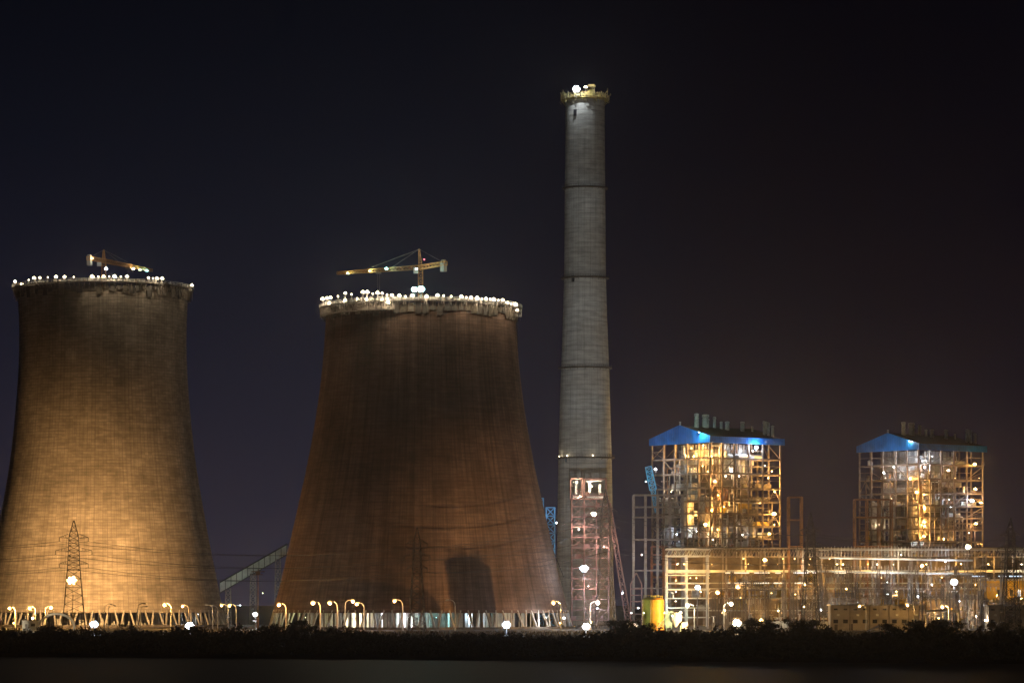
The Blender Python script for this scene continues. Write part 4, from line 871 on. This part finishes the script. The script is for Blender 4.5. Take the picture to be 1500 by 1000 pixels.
MB().bb((0, 1.0, zt_ + .5), (xe, 29, zt_ + .8)).build('roof', 'roof_dark', th)
for z, y1 in ((Zp(853, TY), 12), (Zp(861, TY), 20), (Zp(875, TY), 26), (Zp(893, TY), 10)):
    b = MB().bb((0, -.3, z - .5), (xe, .5, z + .1)); b.bb((.2, .52, z - .25), (xe, y1, z)); b.build('floor_slab', 'pale_concrete', th)
MB().bb((0, 28.6, 0), (xe, 29, zl)).build('rear_wall', 'furnace_clad', th)
for a_, c_, py0, py1, yy_ in ((1094, 1130, 875, 865, 7), (1133, 1158, 875, 862, 6), (1052, 1066, 874, 862, 8), (1225, 1262, 875, 862, 9), (1166, 1178, 852, 842, 5), (1290, 1330, 893, 876, 9), (1064, 1090, 893, 878, 9)):
    b = MB().bb((X(a_, TY) - tx, yy_, Zp(py0, TY)), (X(c_, TY) - tx, yy_ + .3, Zp(py1, TY)))
    for q in range(7): u = X(a_ + (c_ - a_) * q / 6, TY) - tx; b.box((u, yy_ - .15, (Zp(py0, TY) + Zp(py1, TY)) / 2), (.35, .3, Zp(py1, TY) - Zp(py0, TY) - .1))
    b.build('wall_panel', 'clad_yellow_glow', th)  # panels stand for glow patches: yellow lamp light put into the colour
k = 0
while k < 95:
    u = rnd.uniform(2, xe - 2); z = rnd.choice((Zp(853, TY) + .1, Zp(861, TY), Zp(875, TY), Zp(893, TY), .1)); h = rnd.uniform(1, 4); y = rnd.uniform(2, 9); b = MB(); q = rnd.random()
    if q < .4: b.box((u, y, z + h / 2), (rnd.uniform(1, 6), rnd.uniform(1, 3), h)); b.box((u + .4, y, z + h + .2), (1, .8, .4))
    elif q < .7: b.lathe([(h * .4, 0), (h * .42, h * .8), (.2, h)], 12, (u, y, z), close=True)
    else: b.path([(u, y, z), (u, y, z + h), (u + rnd.uniform(-6, 6), y, z + h)], rnd.uniform(.15, .5), 7)
    b.build('machine', rnd.choice(('insulation', 'clad_yellow_glow', 'pale_concrete', 'rust_steel', 'steel_light')), th); k += 1
HL = []  # unseen lamps at random spots, added for glow on floors and rear wall
for i, px in enumerate(range(990, 1500, 17)):
    HL.append((px + rnd.uniform(-5, 5), rnd.choice((846, 856, 866, 882, 897)), rnd.choice(('warm', 'amber', 'amber', 'amber', 'amber', 'white')) if px > 1000 else 'warm', rnd.uniform(10, 24)))
for i, px in enumerate(range(1000, 1500, 45)): HL.append((px + rnd.uniform(-8, 8), 826, rnd.choice(('amber', 'warm')), 12))
HL.sort()
for i, (px, py, kd, pw) in enumerate(HL):
    flood(kd, .32, round(pw / 3) * 5 * KW, W(px, py, TY + ((3.5, 12, 20)[i % 3] if py > 830 else -3)), 'small added %s lamp in the turbine hall, %s of all there' % (HN.get(kd, kd), ordw(i, len(HL))), 'small added lamps in the turbine hall')
def strip(px0, px1, py, Y, kd, label, h=.45):
    x0, x1 = X(px0, Y), X(px1, Y); t = thing('strip_light', label, 'strip light', ((x0 + x1) / 2, Y, Zp(py, Y)), group='rows of strip lights on the plant frames'); ln = x1 - x0
    MB().box((0, .3, .35), (ln, .5, .2)).build('housing', 'steel_light', t); MB().box((0, .1, 0), (ln - .3, .3, h)).build('tube', 'glow_' + kd, t)
    return t
ST = [(1062, 1070, 'warm'), (1075, 1098, 'warm'), (1104, 1128, 'warm'), (1135, 1144, 'warm'), (1162, 1185, 'white'), (1190, 1197, 'white'), (1222, 1240, 'warm'), (1250, 1275, 'warm')]  # added glowing strips stand in for bright reflections on the beam
for i, (a, c, kd) in enumerate(ST): strip(a, c, 838.6, 1693, kd, '%s glowing strip for the bright reflection along the crane beam of the turbine hall' % ordw(i, len(ST)))
ST = [(1064, 1070), (1075, 1099), (1104, 1127), (1133, 1150), (1163, 1180)]
for i, (a, c) in enumerate(ST): strip(a, c, 853.5, 1693, 'warm', '%s lit tube in the middle line of the turbine hall' % ordw(i, len(ST)), .6)
for i, (a, c) in enumerate(((1422, 1442), (1462, 1476), (1478, 1498))): strip(a, c, 843.5, 1640, 'blue', '%s bluish tube above the yellow building at the right' % ordw(i, 3), .5)

# steel frame at the hall's left end, bright lighting put into its white
sf = thing('stair_frame', 'whitish steel frame brightly lit at the left end of the turbine hall', 'steel frame', (X(976, 1600), 1600, 0)); sx = X(976, 1600)
for p in (977, 1006, 1037):
    for y in (0, 10): MB().box((X(p, 1600) - sx, y, Zp(812, 1600) / 2), (.9, .9, Zp(812, 1600))).build('column', 'plaster_white', sf)
for py, th_ in ((803, .6), (813, .6), (834, 1.6), (841, .5), (853, .6), (862, .6), (875, .5), (889, .5), (903, .5)):
    b = MB().bb((0, -.5, Zp(py, 1600) - th_), (X(1040, 1600) - sx, .4, Zp(py, 1600))); b.bb((0, 9.8, Zp(py, 1600) - th_), (X(1040, 1600) - sx, 10.4, Zp(py, 1600)))
    if py in (841, 862): b.bb((0, .5, Zp(py, 1600) - .3), (X(1040, 1600) - sx, 9.6, Zp(py, 1600) - .05))
    b.build('beam', 'plaster_white', sf)
b = MB(); za, zb_ = Zp(813, 1600), Zp(803, 1600); xw = X(1042, 1600) - sx
for k in range(11): x0 = xw * k / 11; b.beam((x0, -.2, za), (x0 + xw / 11, -.2, zb_), .3)
b.build('edge_truss', 'pale_concrete', sf)
for i, (px, py, kd, pw) in enumerate(((990, 850, 'amber', 20), (1020, 846, 'amber', 20), (992, 826, 'warm', 9), (990, 880, 'warm', 9), (984, 900, 'cyan', 14))):
    flood(kd, .3, pw * KW, W(px, py, 1592), '%s small lamp on the white frame at the hall end' % ordw(i, 5), 'small lamps on the white frame')

# ================================================================= PIPE BRIDGE
PBY = 1560.0
pb = thing('pipe_bridge', 'long pipe bridge with pale pipes and rows of thin stakes before the right boiler house', 'pipe bridge', (X(1200, PBY), PBY, 0)); bx = X(1200, PBY)
for py in (818.5, 838.5):
    b = MB(); pts = [(X(1200 + 225 * i / 8, PBY) - bx, 0, Zp(py - 2 + 4 * i / 8, PBY)) for i in range(9)]; b.path(pts, .42, 8); b.build('pipe', 'plaster_white', pb)
MB().bb((0, 1, Zp(804, PBY) - .5), (X(1500, PBY) - bx, 2, Zp(804, PBY))).build('top_rail', 'pale_concrete', pb)
for i in range(12):
    x = X(1200 + 27 * i, PBY) - bx; MB().lattice((x, 2.2, 0), (x, 2.2, Zp(806, PBY)), 1.5, seg=18, chord=.2, br=.11).build('trestle', 'steel', pb)
for lvl, (p0, p1) in enumerate(((800, 816), (829, 845))):
    for i in range(46):
        x = X(1203 + 4.9 * i, PBY) - bx; MB().beam((x, -.6, Zp(p1, PBY)), (x, -.6, Zp(p0 + rnd.uniform(-1.5, 1.5), PBY)), .17).build('stake', 'steel_light', pb)
for i, (px, py, kd, pw) in enumerate(((1235, 826, 'warm', 14), (1285, 826, 'warm', 12), (1320, 812, 'warm', 12), (1385, 822, 'white', 12), (1300, 852, 'white', 14), (1365, 856, 'white', 12))):
    flood(kd, .3, pw * KW, W(px, py, PBY - 4), '%s small lamp fixed before the pipe bridge' % ordw(i, 6), 'small lamps before the pipe bridge')

# ================================================================= SWITCHYARD GANTRIES
def gantry(px0, px1, pytop, Y, label, beamz=None):
    x0, x1 = X(px0, Y), X(px1, Y); t = thing('switchyard_gantry', label, 'gantry', (x0, Y, 0), group='lattice gantries of the switchyard'); h = Zp(pytop, Y); mt = 'steel_dark' if Y < 1490 else 'steel'  # front rows take dark steel: silhouette shade put into the colour
    for x in (0, x1 - x0): MB().lattice((x, 0, 0), (x, 0, h), 1.9, 1.0, seg=int(h / 1.9), chord=.2, br=.11).build('lattice_post', mt, t)
    zb = h * (beamz or .82); MB().lattice((0, 0, zb), (x1 - x0, 0, zb), 1.3, seg=max(4, int((x1 - x0) / 1.5)), chord=.16, br=.1, up=(0, 0, 1)).build('lattice_beam', mt, t)
    for k in (1, 2, 3):
        x = (x1 - x0) * k / 4; MB().lathe([(.06, 0), (.26, -.25), (.09, -.5), (.26, -.75), (.09, -1.0), (.26, -1.25), (.09, -1.5), (.26, -1.75), (.06, -2.1)], 8, (x, 0, zb - .6)).build('insulator', 'steel_light', t)
    return t
rnd = random.Random(31); gi = 0
GL = []
for row, (Y, pt) in enumerate(((1440, 868), (1470, 855), (1500, 846), (1530, 830))):
    px = 1046 + row * 9
    while px < 1450:
        wd = rnd.uniform(30, 46); GL.append((px, px + wd, pt + rnd.uniform(-6, 8), Y)); px += wd + rnd.uniform(2, 14)
RN = {1440: 'front', 1470: 'second', 1500: 'third', 1530: 'rear'}
for Y in (1440, 1470, 1500, 1530):
    sub = sorted([g for g in GL if g[3] == Y])
    for i, (a, c, pt, y_) in enumerate(sub): gantry(a, c, pt, y_, '%s lattice gantry in the %s row of the switchyard' % (ordw(i, len(sub)), RN[Y]))
# apparatus between the gantries
AP = []
for i in range(56):
    Y = rnd.uniform(1405, 1520); px = rnd.uniform(1045, 1440); AP.append((px, Y, rnd.random()))
AP.sort()
ci = [0, 0]
for (px, Y, q) in AP:
    if q < .75:
        t = thing('insulator_post', '%s insulator post standing in the switchyard' % ordw(ci[0], 99), 'insulator post', (X(px, Y), Y, 0), group='insulator posts of the switchyard'); ci[0] += 1
        hh = rnd.uniform(2.5, 5); MB().lattice((0, 0, 0), (0, 0, hh), .8, seg=4, chord=.14, br=.09).build('stand', 'steel', t)
        b = MB(); pr_ = [(.14, 0)]
        for k in range(9): pr_ += [(.34, .25 * k + .1), (.14, .25 * k + .25)]
        b.lathe(pr_, 8, (0, 0, hh)); b.build('insulator', 'steel_light', t); MB().box((0, 0, hh + 2.5), (1.8, .2, .2)).build('contact_arm', 'steel_light', t)
    else:
        t = thing('transformer', '%s boxy transformer with radiator fins in the switchyard' % ordw(ci[1], 99), 'transformer', (X(px, Y), Y, 0), group='transformers of the switchyard'); ci[1] += 1
        MB().box((0, 0, 1.9), (4.6, 2.6, 3.2)).build('tank', 'pale_concrete', t)
        for s in (-1, 1): b = MB(); [b.box((s * 2.9, -1 + k * .4, 1.9), (.9, .14, 2.6)) for k in range(6)]; b.build('radiator', 'pale_concrete', t)
        for k in range(3): MB().lathe([(.25, 0), (.12, .3), (.25, .6), (.12, .9), (.2, 1.2), (.06, 1.8)], 8, (-1.4 + 1.4 * k, 0, 3.5)).build('bushing', 'rust_steel', t)
        MB().tube((-1.8, .6, 4.6), (1.6, .6, 4.6), .45, n=10).build('conservator', 'pale_concrete', t)
YL = [(1062, 893, 'amber', 20), (1100, 898, 'amber', 16), (1140, 894, 'warm', 12), (1178, 888, 'amber', 20), (1203, 893, 'white', 18), (1212, 908, 'amber', 10), (1165, 870, 'amber', 12), (1240, 862, 'amber', 14), (1300, 870, 'white', 12), (1345, 873, 'white', 12), (1375, 905, 'amber', 12), (1430, 902, 'warm', 12), (1443, 908, 'warm', 10), (1405, 880, 'blue', 10), (1130, 868, 'amber', 14), (1085, 875, 'amber', 14)]
YL.sort()
for i, (px, py, kd, pw) in enumerate(YL): flood(kd, .42, pw * KW, W(px, py, 1425 + (i % 3) * 35), '%s small work lamp among the switchyard gantries' % ordw(i, len(YL)), 'work lamps in the switchyard')

# ================================================================= LOW BUILDINGS
def low_building(px0, px1, pyt, Y, wallmat, label, nwin, depth=12):
    x0, x1 = X(px0, Y), X(px1, Y); h = Zp(pyt, Y); ln = x1 - x0
    t = thing('control_building', label, 'building', (x0, Y, 0)); MB().bb((0, 0, 0), (ln, depth, h)).build('wall', wallmat, t)
    MB().bb((-.5, -.6, h + .003), (ln + .5, depth + .5, h + .5)).build('roof', 'grey_clad', t)
    b = None
    for i in range(nwin):
        x = ln * (i + .5) / nwin
        MB().box((x, -.03, h - 1.5), (1.5, .16, .7)).build('vent_grille', 'window_dark', t)
        if i % 3 == 1: MB().box((x + 2.3, -.05, 1.3), (1.4, .16, 2.6)).build('door', 'steel_dark', t)
        if i % 2 == 0: MB().tube((x - 2.2, -.25, 0), (x - 2.2, -.25, h - .2), .09, n=6).build('downpipe', 'steel_dark', t); MB().box((x + 1.0, -.5, h * .62), (1.0, .6, .8)).build('air_conditioner', 'plaster_white', t)
        w_ = MB().box((x, -.04, h * .36), (1.9, .14, 1.5)).build('window', 'window_dark', t)
        MB().box((x, -.55, h * .36 + 1.05), (2.8, 1.1, .14)).build('sunshade', 'concrete', w_)
        MB().box((ln * i / nwin + .15, -.14, h / 2 - .05), (.3, .26, h - .1)).build('pilaster', wallmat, t)
    MB().box((ln * .06, -.05, 1.2), (1.3, .14, 2.4)).build('door', 'steel_dark', t)
    return t
low_building(1217, 1346, 886.5, 1400, 'white_wall', 'long low plastered building lit amber behind the scrub', 9)
low_building(1448, 1500, 887, 1420, 'white_wall', 'low grey plastered building at the right edge before the last pylon', 4)
yb = thing('annex_building', 'yellow-lit clad building behind the rightmost pylon', 'building', (X(1438, 1600), 1600, 0))
MB().bb((0, 0, Zp(878, 1600)), (22, 12, Zp(850, 1600))).build('wall', 'clad_yellow_glow', yb); MB().bb((-.4, -.5, Zp(850, 1600) + .01), (22.5, 12.4, Zp(848, 1600) + .2)).build('roof', 'grey_clad', yb)  # yellow light on the cladding is put into its colour
for i, x in enumerate((8, 14, 17.5)): MB().box((x, -.05, Zp(868, 1600)), (1.5, .2, 3.2)).build('window', 'glow_white' if i == 2 else 'window_dark', yb)
for x in (1, 7.5, 14.5, 21): MB().box((x, 2, Zp(878, 1600) / 2), (.8, .8, Zp(878, 1600))).build('column', 'steel', yb)
flood('amber', .6, 30 * KW, W(1497, 876, 1590), 'amber lamp blazing at the right edge under the yellow building')
flood('amber', .3, 22 * KW, W(1460, 872, 1585), 'small amber lamp below the yellow building')
wk = thing('lit_walkway', 'brightly lit lattice walkway at the right edge below the yellow building', 'walkway', (X(1455, 1570), 1570, 0))
MB().lattice((0, 0, Zp(879, 1570)), (20, 0, Zp(878, 1570)), 1.8, seg=12, chord=.3, br=.2, up=(0, 0, 1)).build('truss', 'platform_yellow', wk); MB().bb((0, -.9, Zp(881.5, 1570)), (20, .9, Zp(881, 1570))).build('deck', 'pale_concrete', wk)
for x in (2, 10, 18): MB().box((x, 0, Zp(882, 1570) / 2), (.5, .5, Zp(882, 1570))).build('post', 'steel', wk)
gs = thing('gate_frame', 'lit amber portal of bent pipe beside the long low building', 'pipe portal', (X(1356, 1360), 1360, 0))
b = MB(); zz_ = Zp(894, 1360); b.path([(0, 0, 0), (0, 0, zz_ - .6), (.7, 0, zz_), (12, 0, zz_), (13, 0, zz_ - .6), (13, 0, 0)], .32, 8); b.build('frame', 'steel_light', gs)
hut = thing('small_hut', 'small hut with a pale pitched roof among the scrub by the amber building', 'hut', (X(1287, 1000), 1000, 0))
MB().box((0, 0, 1.3), (5.4, 4, 2.6)).build('wall', 'rust_steel', hut); MB().prism([(-3.4, -2.4, 2.6), (0, -2.4, 4.4), (3.4, -2.4, 2.6), (3.4, -2.4, 2.4), (0, -2.4, 4.15), (-3.4, -2.4, 2.4)], (0, 0, 0), (0, 4.8, 0)).build('roof', 'plaster_white', hut)

# silos + mixer + cabins under the tall frame
for i, (px, pt, mt, nm, r) in enumerate(((951.5, 876, 'silo_yellow', 'lime yellow upright silo, left of the orange one', 3.0), (962.5, 876.5, 'silo_orange', 'orange upright silo beside the yellow one', 2.75))):
    Y = 1352 - i * 5; h = Zp(pt, Y); t = thing('silo', nm, 'silo', (X(px, Y), Y, 0), group='silos')
    MB().lathe([(r, 0), (r, h - .4), (r * .5, h + .4), (.01, h + .5)], 28, close=False).build('body', mt, t, smooth=False)
    b = MB()
    for z in (h * .25, h * .5, h * .75, h - .5): b.lathe([(r, z), (r + .08, z), (r + .08, z + .15), (r, z + .15)], 28)
    b.build('band', mt, t); q = MB()
    for k in range(14): a_ = 2 * PI * k / 14; a2 = a_ + 2 * PI / 14; q.beam((r * .8 * math.cos(a_), r * .8 * math.sin(a_), h), (r * .8 * math.cos(a_), r * .8 * math.sin(a_), h + 1.2), .1); q.beam((r * .8 * math.cos(a_), r * .8 * math.sin(a_), h + 1.2), (r * .8 * math.cos(a2), r * .8 * math.sin(a2), h + 1.2), .1)
    q.build('top_rail', 'silo_yellow', t)
flood('amber', .3, 6 * KW, W(973, 897, 1340), 'small amber lamp right of the orange silo')
flood('green', .3, 7 * KW, W(943, 897, 1342), 'small yellow green lamp left of the silos')
mx_ = thing('concrete_mixer_plant', 'pale green batching machine floodlit just behind the scrub', 'machine', (X(990, 1330), 1330, 0))
MB().lathe([(.4, 0), (2.2, 2.4), (2.4, 4.4), (1.6, 5.6)], 16, (0, 0, 1.8), close=True).build('drum', 'plaster_white', mx_)
MB().box((-2.8, .5, 4.2), (2.6, 2.4, 5.4)).box((-2.6, .5, 7.6), (3.4, 2, .5)).build('hopper', 'green_machine', mx_)
MB().lattice((-7, 0, 1), (-1.4, 0, 7.6), 1.3, seg=6, chord=.25, br=.16, up=(0, 0, 1)).build('skip_hoist', 'green_machine', mx_)
for x, y in ((-3.8, -1), (-1.8, -1), (1.8, -1.2), (1.8, 1.4)): MB().box((x, y, 1.2), (.35, .35, 2.4)).build('leg', 'green_machine', mx_)
MB().box((3.4, -.5, 2.2), (2.2, 2.4, 2.6)).build('cabin', 'plaster_white', mx_)
flood('warm', .6, 16 * KW, W(997, 897, 1322), 'warm lamp in front of the pale green batching machine')
flood('green', .4, 8 * KW, W(985, 901, 1322), 'greenish lamp in front of the pale green batching machine')
for i, (px, py, nm) in enumerate(((921, 903, 'white parked site truck under the tall steel frame'), (1110, 905, 'white parked site truck behind the scrub by the small amber lamp'))):
    Y = 1430; t = thing('site_truck', nm, 'truck', (X(px, Y), Y, 0), group='parked site trucks')
    MB().box((-1.2, 0, 2.2), (5.6, 2.4, 2.2)).build('cargo_box', 'plaster_white', t); MB().prism([(1.7, -1.1, .8), (3.9, -1.1, .8), (3.9, -1.1, 1.9), (3.4, -1.1, 3.0), (1.7, -1.1, 3.0)], (0, 0, 0), (0, 2.2, 0)).build('cab', 'plaster_white', t)
    MB().box((0, 0, .85), (7.6, 1.6, .35)).build('chassis', 'steel_dark', t)
    for x in (-3, -1.6, 2.8):
        for y in (-1.15, 1.15): MB().tube((x, y - .18, .55), (x, y + .18, .55), .55, n=14).build('wheel', 'window_dark', t)
flood('white', .3, 9 * KW, W(925, 897, 1420), 'white lamp above the truck under the tall frame')
for i, (px, py, kd, pw, Y) in enumerate(((912, 868, 'blue', 20, 1600), (940, 812, 'pink', 10, 1632), (975, 840, 'blue', 16, 1625), (935, 890, 'white', 14, 1600))):
    flood(kd, .35, pw * KW, W(px, py, Y), '%s small lamp among the tall frame columns left of the hall' % ordw(i, 4), 'small lamps among the tall frame columns')

# ================================================================= HAZE ADDED FOR LAMP GLOW
hz = MB().bb((-1500, -60, -6), (1500, 3400, 420)); m = bpy.data.materials.new('haze'); m.use_nodes = True; t = m.node_tree
t.nodes.remove(t.nodes['Principled BSDF']); v = t.nodes.new('ShaderNodeVolumePrincipled'); t.links.new(v.outputs[0], t.nodes['Material Output'].inputs['Volume'])
v.inputs['Color'].default_value = (.92, .92, .95, 1); v.inputs['Density'].default_value = HAZE = .00003; v.inputs['Anisotropy'].default_value = .9
M['haze'] = m; tag(hz.build('haze', 'haze'), 'thin haze added over the whole site for lamp glow', kind='stuff')
